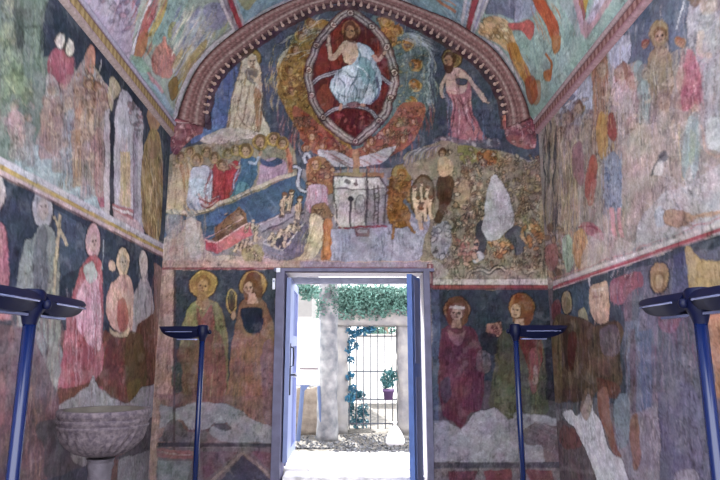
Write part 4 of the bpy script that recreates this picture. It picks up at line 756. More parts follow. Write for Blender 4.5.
U.P('a06e58', [704,314, 760,300, 760,400, 716,400, 712,360]); U.F([704,312, 740,304, 740,400, 714,400], 40, ['b88a6c','84503e','c09a80','7c5a50'], 1.3, .5)
DK = [553,322, 580,318, 596,326, 612,320, 622,330, 620,356, 622,380, 612,396, 600,388, 590,404, 578,412, 568,400, 553,412]
U.B('5a473c', DK); U.F(DK, 140, ['78624c','3f322c','6c5644','86705a','4c3a30'], 1.6, .5, 0, .3); U.B('3c2c28', [563,330, 572,326, 574,366, 566,368], .7); U.B('86704f', [553,330, 560,328, 562,400, 553,404], .6); U.B('5c2c28', [568,336, 576,334, 574,366, 569,368], .7); U.B('7a5a50', [592,360, 604,354, 618,362, 612,376, 596,372], .5); U.B('6f4038', [596,378, 608,380, 620,388, 616,398, 600,396], .8); U.B('7a6a94', [600,330, 616,326, 620,352, 604,356], .4)
U.P('646f90', [624,322, 640,318, 642,440, 634,446, 628,380], .7); U.P('505f94', [640,330, 652,326, 652,428, 641,434], .75); U.F([624,318, 654,318, 652,440, 626,440], 50, ['6f7eac','48507c','8878a0','5a6488'], 1.4, .45); U.P('6a4a54', [630,330, 636,326, 636,440, 630,444], .6)
U.P('67687a', [553,404, 600,398, 600,420, 553,424], .8); U.P('685860', [553,420, 596,424, 604,500, 553,510]); U.F([553,415, 596,420, 600,490, 553,490], 40, ['7c686c','54464e','806668'], 1.5, .45); U.B('74484a', [562,426, 578,432, 582,446, 570,450, 560,442], .8); U.P('8b8590', [553,412, 566,408, 570,416, 553,424], .8)
U.P('7a6a70', [553,466, 600,470, 602,474, 553,470], .7)
U.P('8a7c8c', [612,420, 660,404, 664,520, 622,520], .9); U.F([614,410, 660,404, 660,500, 620,500], 50, ['a4949c','70688c','947c80','ac9ca4'], 1.4, .45)
U.F([556,330, 624,322, 650,420, 560,420], 90, ['8a745c','3a2c2a','7a6a70','5c4a44'], 1.1, .5, .02, .25); U.F([556,400, 650,380, 650,440, 556,440], 50, ['8a7a80','5a4a4c','6f5c58'], 1.2, .45)
PW = [562,414, 570,409, 578,415, 584,402, 588,394, 592,400, 594,412, 600,420, 605,436, 611,452, 620,456, 626,470, 630,500, 600,500, 596,478, 590,462, 583,444, 576,430, 568,422]
U.B('c6c2ce', PW); U.F(PW, 20, ['d0ccd8','a8a4b2'], 1.3, .4); U.B('a08a94', [600,398, 608,396, 610,412, 602,410], .5)
U.B('84584c', [597,392, 606,388, 609,404, 611,424, 616,446, 621,455, 613,453, 607,436, 600,418]); U.B('6f8094', [614,400, 628,394, 628,440, 618,446, 614,424], .8); U.B('8a5c4a', [630,420, 638,416, 640,460, 634,470, 630,446], .7); U.B('90705a', [584,392, 592,390, 592,408, 586,420, 580,410], .6)
U.P('635a80', [658,392, 690,382, 700,400, 703,500, 660,500]); U.F([658,384, 702,390, 702,490, 660,490], 60, ['766c90','504a72','6f6684','83789a'], 1.6, .4); U.L('a08c98', 1.3, [658,392, 659,470], .8, False); U.L('8a80a0', 1.2, [678,420, 684,428, 678,436, 674,428, 678,420], .7, False); U.B('9a909c', [676,474, 696,470, 700,500, 672,500], .7)
U.P('74606c', [712,398, 800,398, 800,520, 716,520], .8)
U.F([560,296, 740,230, 740,490, 560,490], 120, ['8c8494','5a5264','7c6c74','968c98'], 1.0, .25, 0, .12)

# ================================================================== the vault: paintings
WV = Fresco(0.0, STOT, 3.5, D + 0.01, 0.015, 0.016, un_vault, '8a8f9a')
U = WV
# left, front bay: lilac
U.P('988ba4', [40,-40, 160,-40, 151,0, 131,52, 126,66, 60,-8]); U.F([60,-20, 160,-20, 130,60, 90,24], 140, ['b0a4bc','7c7090','a4909c','8f88ac','b8a8b0','7a6878'], 1.4, .5, -.3, .3); U.Q([96,-10, 146,-6, 134,30, 116,32], 40, 3, ['8c6a78','a88890','74688c','b09cac'], .6, '5c4c64'); U.B('46507c', [134,-6, 150,-10, 146,2, 138,8], .8); U.B('9c5a6c', [142,4, 150,2, 146,16, 138,22], .7)
# left, rear bay: wings and robes
U.P('8c9a94', [151,-30, 225,-30, 240,30, 215,55, 190,85, 178,118, 128,66, 132,50])
U.B('a25f5e', [152,-10, 164,-12, 156,14, 142,40, 136,44, 142,24]); U.B('b09a5e', [164,-14, 174,-12, 168,12, 156,30, 148,36, 156,16]); U.B('a06c4e', [140,34, 148,30, 146,50, 138,62, 134,54], .9)
U.F([136,-10, 176,-10, 160,40, 134,60], 60, ['c07a70','c0ac6c','8c4c50','a8885a','b4605c'], 1.3, .5, -.5, .4)
U.B('7a9e9c', [172,-10, 190,-12, 184,14, 172,36, 160,44, 152,40, 164,16]); U.B('86b0a0', [180,20, 192,16, 186,36, 176,44], .7); U.F([150,-10, 192,-10, 180,44, 150,46], 60, ['98b8b0','5c8484','a0a890','70988c'], 1.3, .5, -.4, .35); U.B('8c8450', [170,24, 176,22, 174,36, 168,36], .7)
U.B('a8706a', [154,50, 164,42, 174,52, 176,64, 170,78, 160,76, 152,66], .8); U.F([152,44, 176,46, 172,78, 154,72], 30, ['c88880','944c4c','bc766c'], 1.2, .5); U.P('c08478', [163,36, 166,36, 168,48, 162,48])
U.B('9aa4ac', [186,20, 206,8, 214,24, 208,44, 190,62, 180,80, 172,70, 182,46]); U.F([176,10, 216,6, 208,46, 176,80], 110, ['c8c0b4','7c86b0','b8a470','a0989c','d8ccb8','6f78a4'], 1.9, .65, -.5, .3); U.B('7c7ca6', [204,6, 222,4, 228,22, 216,30, 206,22], .8); U.F([198,0, 230,0, 228,34, 204,34], 30, ['8c8cb4','a09868','6c6c98'], 1.4, .5, -.4, .4)
U.Q([186,26, 216,18, 212,44, 184,70], 40, 4, ['b4aca8','a09c78','c8beb0','8c8ca4'], .5)
U.B('a48e58', [190,56, 206,40, 204,52, 194,68, 186,86, 182,84], .8); U.F([172,60, 206,40, 190,84, 176,104], 60, ['c0ac74','8c7444','a8946a','b8a890'], 1.3, .55, -.6, .35); U.B('7c5c34', [168,84, 176,78, 178,92, 172,100], .8)
U.P('7aa0a0', [128,62, 138,58, 150,78, 158,92, 172,110, 178,118, 168,118], .9); U.P('7c96b4', [150,82, 160,88, 178,116, 166,112], .8); U.P('b4808c', [146,72, 150,72, 164,92, 161,94], .8); U.B('6f9a80', [132,56, 142,58, 150,70, 140,72], .8)
# bands painted across the vault
U.P('b5aebc', [152,-20, 158,-20, 134,56, 130,54, 150,2]); U.L('d0c8d0', 1.3, [154,-6, 132,52], .8, False)
U.L('b4b0b8', 4.4, [294,-2, 262,12.5, 238,27.5, 217,43.5, 200,60, 188,78, 179,101, 174,122], .95); U.L('7c6a74', .9, [290,-4, 260,10, 234,26, 214,42, 197,58, 185,76], .6)
U.L('b4b0b8', 5.0, [398,-4, 428,7.5, 452,16.5, 471,27.5, 497,47, 517,74, 530,102, 534,120], .95); U.L('7c6a74', .9, [400,-6, 430,5, 454,14, 474,25, 500,45, 520,72], .6)
# left rib and crown
for pts, c in (([211,-16, 230,-16, 246,26, 234,34], 'b8b0b4'), ([216,-16, 219,-16, 239,31, 236,33], '8a7c8c'), ([221,-16, 226.5,-16, 243.5,28, 239,30], '964049'), ([228,-16, 229.4,-16, 245.6,26, 244.4,27], '8a8a9c')): U.R(c, pts)
U.P('6f95ac', [230,-20, 480,-20, 464,24, 440,16, 400,-2, 350,-20, 296,-4, 262,11, 244,24]); U.F([232,-10, 310,-16, 290,0, 244,24], 50, ['8fb0bc','5c7c98','a0986c','7ca0a0'], 1.5, .5, -.6); U.F([390,-14, 474,-14, 462,22, 420,6], 50, ['86aabc','5a80a4','98b4c0','6c90a8'], 1.5, .5, .8); U.B('a08a50', [238,-6, 262,-10, 254,4, 246,10], .6); U.L('b0705c', 2.6, [432,-8, 442,4, 452,10, 455,13], .9); U.L('b8846c', 1.4, [440,-2, 450,2, 456,6], .8)
for pts, c in (([466,-16, 496,-16, 474,36, 460,27], 'b4b0bc'), ([470,-16, 473,-16, 465,28, 463,27], '8496b4'), ([475,-16, 483,-16, 470,31, 466,28.6], '954650'), ([488,-16, 491,-16, 474,33, 472.4,32], '8c88b0')): U.R(c, pts)
# right bays
U.P('83a09a', [490,-30, 610,-30, 640,-16, 541,112, 532,118, 520,76, 498,46, 474,33]); U.F([490,-20, 620,-20, 541,108, 500,46], 160, ['98b4ac','6c8c88','a0b0a8','7c9ca4','8ca898'], 1.6, .45, .1, .3)
U.P('5f6884', [488,-10, 530,-16, 524,10, 516,22, 500,14, 486,14]); U.B('8e96b4', [520,-10, 540,-10, 534,14, 522,20, 514,22], .85); U.F([486,-10, 536,-14, 524,24, 490,14], 34, ['4c5672','7c84a4','a0a4bc'], 1.5, .45)
U.B('b89c78', [478,32, 486,18, 496,16, 508,22, 514,36, 518,48, 508,52, 498,44, 488,38]); U.Q([478,30, 488,16, 506,22, 516,46, 500,46], 46, 3.2, ['c8b494','b09468','d4c4a4','a08458'], .7, '74583c')
U.B('a4783f', [506,46, 516,42, 522,56, 530,72, 533,90, 526,84, 516,68]); U.F([504,40, 522,42, 534,90, 516,74], 34, ['c09450','7c5430','b08448','8c4438'], 1.2, .55, .3); U.B('8c4434', [526,80, 534,76, 538,94, 532,104, 527,96], .8)
U.B('ac5c58', [508,24, 518,24, 528,20, 534,26, 530,40, 522,32, 512,30]); U.B('a8543c', [528,-10, 540,-6, 550,8, 558,24, 558,38, 552,40, 546,24, 536,8]); U.F([526,-10, 558,10, 558,50, 530,20], 30, ['c07a54','84382c','b86a4c'], 1.2, .5, .4); U.B('9c6038', [552,38, 560,36, 560,50, 554,54], .85); U.L('a06038', 2, [546,54, 552,64, 550,78]); U.B('a8643a', [544,72, 552,70, 551,80, 545,80], .85); U.B('a4582c', [530,84, 540,80, 540,100, 534,104], .5)
U.P('8e97a4', [560,-16, 574,-16, 584,26, 578,40, 560,4], .6); U.P('a8828c', [568,-16, 576,-16, 586,22, 600,0, 612,-16, 622,-16, 588,40, 580,34], .85); U.P('b08a40', [578,-16, 592,-16, 586,14, 580,6], .9); U.P('8c4c50', [576,-16, 580,-16, 586,16, 584,22], .8); U.P('aaa0bc', [602,-16, 616,-16, 590,26, 587,22], .8)
U.F([560,-16, 620,-16, 590,40, 570,30], 30, ['b8a8bc','8c7c90','c09c98'], 1.2, .4, -.3)
U.P('78988f', [600,20, 640,-20, 646,-16, 541,113, 536,110], .7)

# ================================================================== building the shell
DX0, DX1, DZ = -0.745, 0.835, 2.375                 # doorway in the plaster
YF = 0.7                                            # walls and vault cut off here, left open so sky light enters
T = 0.36                                            # thickness of the door wall
PL_ = '9a9096'
# door wall
us = W.u0 + np.arange(W.nu) * W.cu; vs = W.v0 + np.arange(W.nv) * W.cv
uu, vv = np.meshgrid(us, vs)
pos = np.stack([uu, np.full_like(uu, D), vv], -1)
cu, cv = (us[:-1] + us[1:]) / 2, (vs[:-1] + vs[1:]) / 2
cuu, cvv = np.meshgrid(cu, cv)
hole = (cuu > DX0) & (cuu < DX1) & (cvv < DZ)
tcz = np.arctan2(cvv - CZ, -(cuu - CX)); above = (cvv > CZ) & (np.hypot(cuu - CX, cvv - CZ) > np.interp(tcz, th, rad) + 0.04)
x0, x1 = W.u0 - 0.6, W.u1 + 0.6
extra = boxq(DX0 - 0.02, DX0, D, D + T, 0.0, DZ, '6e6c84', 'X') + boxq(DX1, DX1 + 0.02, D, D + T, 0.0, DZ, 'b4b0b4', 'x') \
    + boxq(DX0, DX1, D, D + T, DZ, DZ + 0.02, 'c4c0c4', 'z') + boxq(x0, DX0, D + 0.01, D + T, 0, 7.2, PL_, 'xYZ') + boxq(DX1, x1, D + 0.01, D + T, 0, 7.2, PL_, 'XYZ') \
    + boxq(DX0, DX1, D + 0.01, D + T, DZ, 7.2, PL_, 'YZ')  # left reveal's darker colour stands in for shade on that side
wall_back = grid_mesh('wall_back', pos, W.finish(1.0, 0.82, 0.9, 2.2, 1.16), hole | above, extra, GAIN); wall_back['kind'] = 'structure'
# side walls
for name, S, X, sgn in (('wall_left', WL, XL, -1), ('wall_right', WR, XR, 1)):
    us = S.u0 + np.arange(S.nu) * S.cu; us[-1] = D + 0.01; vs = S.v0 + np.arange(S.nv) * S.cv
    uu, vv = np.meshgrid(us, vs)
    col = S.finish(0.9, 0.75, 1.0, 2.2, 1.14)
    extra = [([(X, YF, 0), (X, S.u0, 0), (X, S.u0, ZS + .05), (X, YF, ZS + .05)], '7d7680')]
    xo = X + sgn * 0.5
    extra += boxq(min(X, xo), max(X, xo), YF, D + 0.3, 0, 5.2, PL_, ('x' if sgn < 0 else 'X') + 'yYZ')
    o = grid_mesh(name, np.stack([np.full_like(uu, X), uu, vv], -1), col, None, extra, GAIN * 1.1, flip=(sgn < 0)); o['kind'] = 'structure'  # raised pigment gain makes up for weaker light on the side walls
# vault
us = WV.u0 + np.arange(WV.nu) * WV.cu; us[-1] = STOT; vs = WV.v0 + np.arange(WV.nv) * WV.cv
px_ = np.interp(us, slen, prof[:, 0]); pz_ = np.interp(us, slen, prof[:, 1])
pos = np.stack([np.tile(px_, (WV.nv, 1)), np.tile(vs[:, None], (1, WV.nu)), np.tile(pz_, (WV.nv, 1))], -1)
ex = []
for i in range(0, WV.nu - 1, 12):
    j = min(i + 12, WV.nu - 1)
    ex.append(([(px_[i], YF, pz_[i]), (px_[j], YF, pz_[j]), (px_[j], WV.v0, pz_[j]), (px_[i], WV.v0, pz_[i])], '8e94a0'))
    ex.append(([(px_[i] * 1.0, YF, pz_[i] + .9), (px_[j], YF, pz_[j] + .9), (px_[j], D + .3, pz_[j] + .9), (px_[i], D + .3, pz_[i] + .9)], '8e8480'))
ceiling = grid_mesh('ceiling', pos, WV.finish(0.9, 0.86, 0.95, 1.4, 1.1), None, ex, GAIN * 1.5); ceiling['kind'] = 'structure'  # pigment gain raised further, putting the vault's missing light into its colour

# ------------------------------------------------------------------ general mesh helpers
class MB:
    def __init__(s): s.bm = bmesh.new()
    def box(s, c, d, rz=0.0, bev=0.0, M=None):
        r = bmesh.ops.create_cube(s.bm, size=1.0); vs = r['verts']
        mt = (M or Matrix()) @ Matrix.Translation(c) @ Matrix.Rotation(rz, 4, 'Z') @ Matrix.Diagonal((d[0], d[1], d[2], 1))
        bmesh.ops.transform(s.bm, matrix=mt, verts=vs)
        if bev:
            es = list({e for v in vs for e in v.link_edges}); bmesh.ops.bevel(s.bm, geom=es, offset=bev, segments=2, profile=0.7, affect='EDGES')
        return s
    def tube(s, pts, r, n=10, cap=True):
        pts = [Vector(p) for p in pts]; rs = r if isinstance(r, (list, tuple)) else [r] * len(pts); rings = []
        for i, p in enumerate(pts):
            d = (pts[min(i + 1, len(pts) - 1)] - pts[max(i - 1, 0)]).normalized()
            a = d.cross(Vector((0, 0, 1)) if abs(d.z) < .9 else Vector((1, 0, 0))).normalized(); b = d.cross(a)
            rings.append([s.bm.verts.new(p + (a * math.cos(2 * math.pi * k / n) + b * math.sin(2 * math.pi * k / n)) * rs[i]) for k in range(n)])
        for i in range(len(rings) - 1):
            for k in range(n): s.bm.faces.new([rings[i][k], rings[i][(k + 1) % n], rings[i + 1][(k + 1) % n], rings[i + 1][k]])
        if cap: s.bm.faces.new(rings[0][::-1]); s.bm.faces.new(rings[-1])
        return s
    def lathe(s, prof, c=(0, 0, 0), n=48, mod=None, capb=True, capt=False):
        rings = []
        for r, z in prof:
            rings.append([s.bm.verts.new((c[0] + (r * (mod(k / n, z) if mod else 1)) * math.cos(2 * math.pi * k / n), c[1] + (r * (mod(k / n, z) if mod else 1)) * math.sin(2 * math.pi * k / n), c[2] + z)) for k in range(n)])
        for i in range(len(rings) - 1):
            for k in range(n): s.bm.faces.new([rings[i][k], rings[i][(k + 1) % n], rings[i + 1][(k + 1) % n], rings[i + 1][k]])
        if capb: s.bm.faces.new(rings[0][::-1])
        if capt: s.bm.faces.new(rings[-1])
        return s
    def loft(s, sections, cap=True):
        rings = [[s.bm.verts.new(p) for p in sec] for sec in sections]; n = len(rings[0])
        for i in range(len(rings) - 1):
            for k in range(n): s.bm.faces.new([rings[i][k], rings[i][(k + 1) % n], rings[i + 1][(k + 1) % n], rings[i + 1][k]])
        if cap: s.bm.faces.new(rings[0][::-1]); s.bm.faces.new(rings[-1])
        return s
    def leaf(s, p, size, nrm=None):
        a = Vector((RNG.gauss(0, 1), RNG.gauss(0, 1), RNG.gauss(0, 1))).normalized(); b = a.cross(Vector((RNG.gauss(0, 1), RNG.gauss(0, 1), RNG.gauss(0, 1)))).normalized()
        p = Vector(p); n = a.cross(b) * size * .18
        v = [s.bm.verts.new(q) for q in (p - a * size * .5, p + b * size * .32 + n, p + a * size * .55, p - b * size * .32 + n)]
        s.bm.faces.new([v[0], v[1], v[2]]); s.bm.faces.new([v[0], v[2], v[3]])
    def build(s, name, m, parent=None, smooth=False, loc=None):
        bmesh.ops.recalc_face_normals(s.bm, faces=s.bm.faces)
        me = bpy.data.meshes.new(name); s.bm.to_mesh(me); s.bm.free()
        if smooth:
            for p in me.polygons: p.use_smooth = True
        me.materials.append(m); o = bpy.data.objects.new(name, me); C.objects.link(o)
        if parent: o.parent = parent
        if loc: o.location = loc
        return o
def empty(name, loc, rz=0.0):
    o = bpy.data.objects.new(name, None); o.empty_display_size = 0.1; C.objects.link(o); o.location = loc; o.rotation_euler = (0, 0, rz); return o
def shade_auto(o, ang=40):
    for p in o.data.polygons: p.use_smooth = True
    try: o.data.set_sharp_from_angle(angle=math.radians(ang))
    except Exception: pass
    return o

# ------------------------------------------------------------------ floor
fm = mat('stone_floor', '8c8884', 0.7, noise=0.25, scale=5, bump=0.2, bscale=18)
props(MB().box((0.06, 2.75, -0.05), (5.4, 8.3, 0.1)).build('floor', fm), kind='structure')
# ------------------------------------------------------------------ the arch moulding on the door wall, colours laid along its profile
nU, nV = 260, 15
po = np.array(smooth(ARCH_OUT, 12)); pi = np.array(smooth(ARCH_IN, 12))
def resamp(p, n):
    d = np.concatenate([[0], np.cumsum(np.hypot(*np.diff(p, axis=0).T))]); t = np.linspace(0, d[-1], n); return np.stack([np.interp(t, d, p[:, 0]), np.interp(t, d, p[:, 1])], 1)
po, pi = resamp(po, nU), resamp(pi, nU)
prof_c = ['a88886','4c2a30','84504e','9c6c6a','ac8882','9a6462','8a5654','986a66','7a4a4a','966a68','b09088','845856','8c605e','70484a','4e343a']
prof_d = [.0, .045, .05, .06, .06, .05, .045, .05, .04, .045, .04, .03, .03, .025, .0]
pos = np.zeros((nV, nU, 3)); col = np.zeros((nV, nU, 3))
for j in range(nV):
    t = j / (nV - 1)
    for i in range(nU):
        q = po[i] * (1 - t) + pi[i] * t; w3 = at(q[0], q[1], D)
        pos[j, i] = (w3.x, D - 0.004 - prof_d[j], w3.z)
        col[j, i] = (hx(prof_c[j]) * .72 + hx(prof_c[j]).mean() * .28) * (.82 + 0.16 * math.sin(i * 1.9 + j) * RNG.random()) + RNG.uniform(-.05, .05)
trim1 = grid_mesh('trim_1', pos, col, None, None, GAIN); trim1['kind'] = 'structure'
# a row of small painted beads along the inner edge of the arch
bd = MB(); inn = resamp(np.array(smooth(ARCH_IN, 12)), 57)
for i in range(2, 55):
    d = (inn[i + 1] - inn[i - 1]); d = d / np.hypot(*d); n = np.array([-d[1], d[0]])   # towards the centre of the arch
    q = inn[i] + n * -2.0; q2 = inn[i] + n * 2.0
    p1, p2 = at(q[0], q[1], D), at(q2[0], q2[1], D)
    r = bmesh.ops.create_uvsphere(bd.bm, u_segments=10, v_segments=7, radius=0.023, matrix=Matrix.Translation((p2.x, D - 0.022, p2.z)) @ Matrix.Diagonal((1, .7, 1, 1)))
    bd.tube([(p1.x, D - 0.018, p1.z), (p2.x, D - 0.018, p2.z)], [0.018, 0.009], 8)
props(bd.build('trim_2', mat('bead_paint', 'a58a80', 0.85, noise=0.25, scale=12), None, True), kind='structure')
# ------------------------------------------------------------------ springing mouldings along the side walls
def springing(name, X, sgn, zt, zb, c_band, c_dark, c_edge):
    yy0, yy1 = YF, D - 0.005; n = int((yy1 - yy0) / 0.02); ys = np.linspace(yy0, yy1, n)
    prof_ = [(0, zb), (.035, zb + .012), (.04, zb + .05), (.028, zb + .055), (.034, zb + .06), (.034, zt - .06), (.03, zt - .055), (.05, zt - .05), (.055, zt - .012), (0, zt)]
    cols = [c_edge[0], c_edge[0], c_edge[1], '6a4a50', 'B', 'B', '6a4a50', c_edge[2], c_edge[2], c_edge[2]]
    P_ = np.zeros((len(prof_), n, 3)); K_ = np.zeros((len(prof_), n, 3))
    for j, (dx, z) in enumerate(prof_):
        P_[j, :, 0] = X - sgn * dx; P_[j, :, 1] = ys; P_[j, :, 2] = z
        for i in range(n):
            K_[j, i] = hx(cols[j]) if cols[j] != 'B' else hx(c_dark if (i // 2) % 2 else c_band)
            K_[j, i] *= RNG.uniform(.92, 1.08)
    o = grid_mesh(name, P_, K_, None, None, GAIN, flip=(sgn < 0)); o['kind'] = 'structure'
springing('trim_3', XL, -1, ZS + 0.03, ZS - 0.165, 'a8926c', '8c7654', ('aa9a98', 'a08a8c', 'a8a2b4'))
springing('trim_4', XR, 1, ZS + 0.08, ZS - 0.10, 'a07c78', '7a5452', ('a98a90', '946870', 'ab9698'))

# ------------------------------------------------------------------ doorway
slate = mat('slate_paint', '5d668f', 0.45, noise=0.12, scale=6)
leafm = mat('door_paint_light', '7480ac', 0.5, noise=0.1, scale=5)
leafd = mat('door_paint_dark', '35467e', 0.5, noise=0.12, scale=5)
iron = mat('black_iron', '24262e', 0.5, metal=0.7)
surround = mat('surround_paint', '5a5872', 0.6, noise=0.2, scale=7)
tr = MB(); tr.box((DX0 - 0.05, D - 0.02, 1.21), (0.095, 0.06, 2.42), bev=.006); tr.box((DX1 + 0.035, D - 0.02, 1.21), (0.07, 0.06, 2.42), bev=.006)
tr.box(((DX0 + DX1) / 2, D - 0.02, 2.405), (DX1 - DX0 + 0.25, 0.05, 0.035), bev=.004)
props(tr.build('trim_5', surround), kind='structure')
hd = MB().box(((DX0 + DX1) / 2, D + T + 0.05, 2.335), (DX1 - DX0 + .1, 0.1, 0.075), bev=.006)
hd.box((DX0 - .01, D + T + .05, 1.26), (.06, .1, 2.1)); hd.box((DX1 + .01, D + T + .05, 1.26), (.06, .1, 2.1))
props(hd.build('trim_6', mat('outer_frame_grey', '85879a', 0.6, noise=0.15)), kind='structure')
# left leaf, folded back against the reveal
d1 = empty('door_1', (DX0 + 0.04, D + 0.05, 0.30)); props(d1, kind='structure')
LH, LW_ = 2.02, 0.98
fr = MB(); fr.box((0, .2, LH / 2), (.05, .40, LH), bev=.004); fr.box((0, LW_ - .04, LH / 2), (.05, .08, LH), bev=.004)
for zc, hh in ((.05, .1), (1.32, .12), (LH - .05, .1)): fr.box((0, LW_ / 2 + .16, zc), (.048, LW_ - .46, hh))
fr.build('door_frame', leafm, d1)
for z0, z1 in ((.1, 1.26), (1.38, LH - .1)): MB().box((-.006, .62, (z0 + z1) / 2), (.022, .46, z1 - z0), bev=.003).build('door_panel', leafd, d1)
h = MB(); h.tube([(.03, .09, 1.02), (.06, .09, 1.03), (.065, .09, 1.13), (.06, .09, 1.23), (.03, .09, 1.24)], .009, 8); h.box((.028, .09, 1.13), (.008, .03, .3)); h.build('pull_handle', iron, d1)
lk = MB(); lk.box((.03, .08, .86), (.012, .07, .3)); lk.tube([(.03, .08, .93), (.08, .08, .93), (.085, .19, .92)], .009, 8); lk.build('lock', iron, d1)
MB().lathe([(.0, .03), (.045, .025), (.05, 0), (.045, -.02), (0, -.03)], (.085, .26, .92), 16, None, False).build('door_knob', mat('white_ceramic', 'e6e6ee', 0.25), d1, True)
# right leaf, opened into the chapel
d2 = empty('door_2', (DX1 - 0.065, D - 0.02, 0.02), math.radians(72)); props(d2, kind='structure')   # hinge line; local -y runs along the leaf
rl = 0.46; RH = 2.28
f2 = MB(); f2.box((-rl / 2 - .0, 0, RH / 2), (rl, .055, RH), bev=.005); f2.build('door_frame', mat('door_edge_blue', '45609e', 0.5, noise=0.12), d2)
for z0, z1 in ((.14, 1.2), (1.34, 2.24)): MB().box((-rl / 2, .0, (z0 + z1) / 2), (rl - .22, .066, z1 - z0), bev=.008).build('door_panel', slate, d2)
for z in (.45, .62, 1.28, 1.92): 
    hh = MB(); hh.tube([(.02, -.0, z - .05), (.02, -.0, z + .05)], .014, 8); hh.box((.01, .0, z), (.05, .01, .08)); hh.build('hinge', iron, d2)
# contact sensor beside the doorway
p = at(274, 284, D)
cs = empty('door_sensor', (p.x, D, p.z)); props(cs, 'small white plastic sensor box on the wall left of the doorway', 'sensor')
MB().box((0, -.012, 0), (.03, .024, .125), bev=.004).build('case', mat('white_plastic', 'd5d8e4', 0.4), cs); MB().box((0, -.0245, .03), (.014, .003, .02)).build('lens', slate, cs)
p = at(279, 271, D)
MB().box((p.x, D - .065, p.z), (.045, .03, .05), bev=.006).build('catch', bpy.data.materials['white_plastic'], bpy.data.objects['trim_5'])

# ------------------------------------------------------------------ floor standing uplights
lampm = mat('navy_enamel', '0a0f2c', 0.4, spec=0.18); polem = mat('navy_pole', '0b1a46', 0.24, spec=0.55)
trim_highlight_m = mat('lamp_trim_highlight', '8088b0', 0.25, metal=0.5); glassm = mat('lamp_glass', 'fff8f0', 0.3)
HL = 1.70
def wing_sections(l, w, hgt, n=12, tip=0.32):
    out = []
    for i in range(n + 1):
        t = i / n; x = l * t
        s_ = 1.0 if t < 1 - tip - .3 else math.sqrt(max(0.0, 1 - ((t - (1 - tip - .3)) / (tip + .3)) ** 2)) ** 1.25 * .97 + .03
        s0 = .82 + .18 * min(1, t * 4)
        a, b = w * s_ * s0, hgt * s_ * s0
        out.append([(x, -.55 * a, 0), (x, -a, -.42 * b), (x, -.86 * a, -.62 * b), (x, -.5 * a, -b), (x, .5 * a, -b), (x, .86 * a, -.62 * b), (x, a, -.42 * b), (x, .55 * a, 0)])
    return out
def uplight(x, y, label, wings):
    r = empty('floor_uplight', (x, y, 0)); props(r, label, 'floor lamp', 'navy floor uplights')
    MB().lathe([(.16, 0), (.165, .012), (.15, .022), (.05, .034), (.03, .05)], (0, 0, 0), 40, None, True, True).build('base', lampm, r, True)
    MB().tube([(0, 0, .03), (0, 0, HL - .08)], .0245, 20).build('pole', polem, r, True)
    cl = MB(); cl.lathe([(.026, -.13), (.034, -.10), (.05, -.07), (.05, .0), (.04, .012), (.0, .016)], (0, 0, HL), 20, None, True); shade_auto(cl.build('collar', lampm, r))
    for a, l, w, hg in wings:
        M_ = Matrix.Rotation(a, 4, 'Z')
        wi = MB().loft(wing_sections(l, w, hg)); bmesh.ops.transform(wi.bm, matrix=Matrix.Translation((0, 0, HL)) @ M_ @ Matrix.Translation((.03, 0, 0)), verts=wi.bm.verts)
        wo = wi.build('lamp_head', lampm, r); shade_auto(wo, 30)
        for sd in (-1, 1):
            MB().tube([M_ @ Vector((.07, sd * w * .985, 0)) + Vector((0, 0, HL - hg * .46)), M_ @ Vector((l * .6, sd * w * 1.0, 0)) + Vector((0, 0, HL - hg * .46)), M_ @ Vector((l * .86, sd * w * .74, 0)) + Vector((0, 0, HL - hg * .44))], .0045, 6).build('crease_highlight', trim_highlight_m, wo)  # pale strips draw the highlight along the crease of the head
        u_ = MB().box((l * .36, 0, -hg - .004), (l * .5, w * .5, .01)); bmesh.ops.transform(u_.bm, matrix=Matrix.Translation((0, 0, HL)) @ M_, verts=u_.bm.verts); u_.build('lower_strip', trim_highlight_m, wo)
        g_ = MB().box((l * .42, 0, -.002), (l * .5, w * .6, .006)); bmesh.ops.transform(g_.bm, matrix=Matrix.Translation((0, 0, HL)) @ M_, verts=g_.bm.verts); g_.build('glass', glassm, wo)
        lt = bpy.data.lights.new('lamp_light', 'AREA'); lt.shape = 'RECTANGLE'; lt.size = l * .6; lt.size_y = w * .8; lt.energy = LAMP_W * (l / .45); lt.color = LAMP_C
        lo = bpy.data.objects.new('lamp_light', lt); C.objects.link(lo); lo.parent = wo; lo.location = M_ @ Vector((l * .45, 0, 0)) + Vector((0, 0, HL + .02)); lo.rotation_euler = (math.pi, 0, 0)
    kn = MB().lathe([(.0, -.02), (.014, -.016), (.018, 0), (.014, .016), (0, .02)], (0, 0, HL - .05), 14, None, False)
    bmesh.ops.transform(kn.bm, matrix=Matrix.Translation((.062, 0, 0)) if x < 0 else Matrix.Translation((-.062, 0, 0)), verts=kn.bm.verts)
    kn.build('knob', lampm, r, True)
    return r
H = math.pi / 2
LAMP_W, LAMP_C = 2.0, (1.0, .93, .9)
def lamp_xy(px, py, z):
    d = ray(px, py); k = (z - EYE) / d[2]; return d[0] * k, d[1] * k
x, y = lamp_xy(33, 292.5, 1.70); uplight(x, y, 'navy floor uplight nearest on the left, its thick pole before the fresco of saints', [(H - .02, .41, .07, .088), (-H - .02, .41, .07, .088)])
x, y = lamp_xy(203, 326.5, 1.70); uplight(x, y, 'slim navy floor uplight left of the doorway with its head pointing to the left wall', [(math.pi, .36, .1, .11)])
x, y = lamp_xy(515, 325.5, 1.70); uplight(x, y, 'slim navy floor uplight right of the doorway with its head pointing to the right wall', [(0, .43, .1, .11)])
x, y = lamp_xy(697, 291, 1.70); uplight(x, y, 'navy floor uplight nearest on the right, its dark pole cut by the right edge', [(H + .02, .41, .07, .088), (-H + .02, .41, .07, .088)])

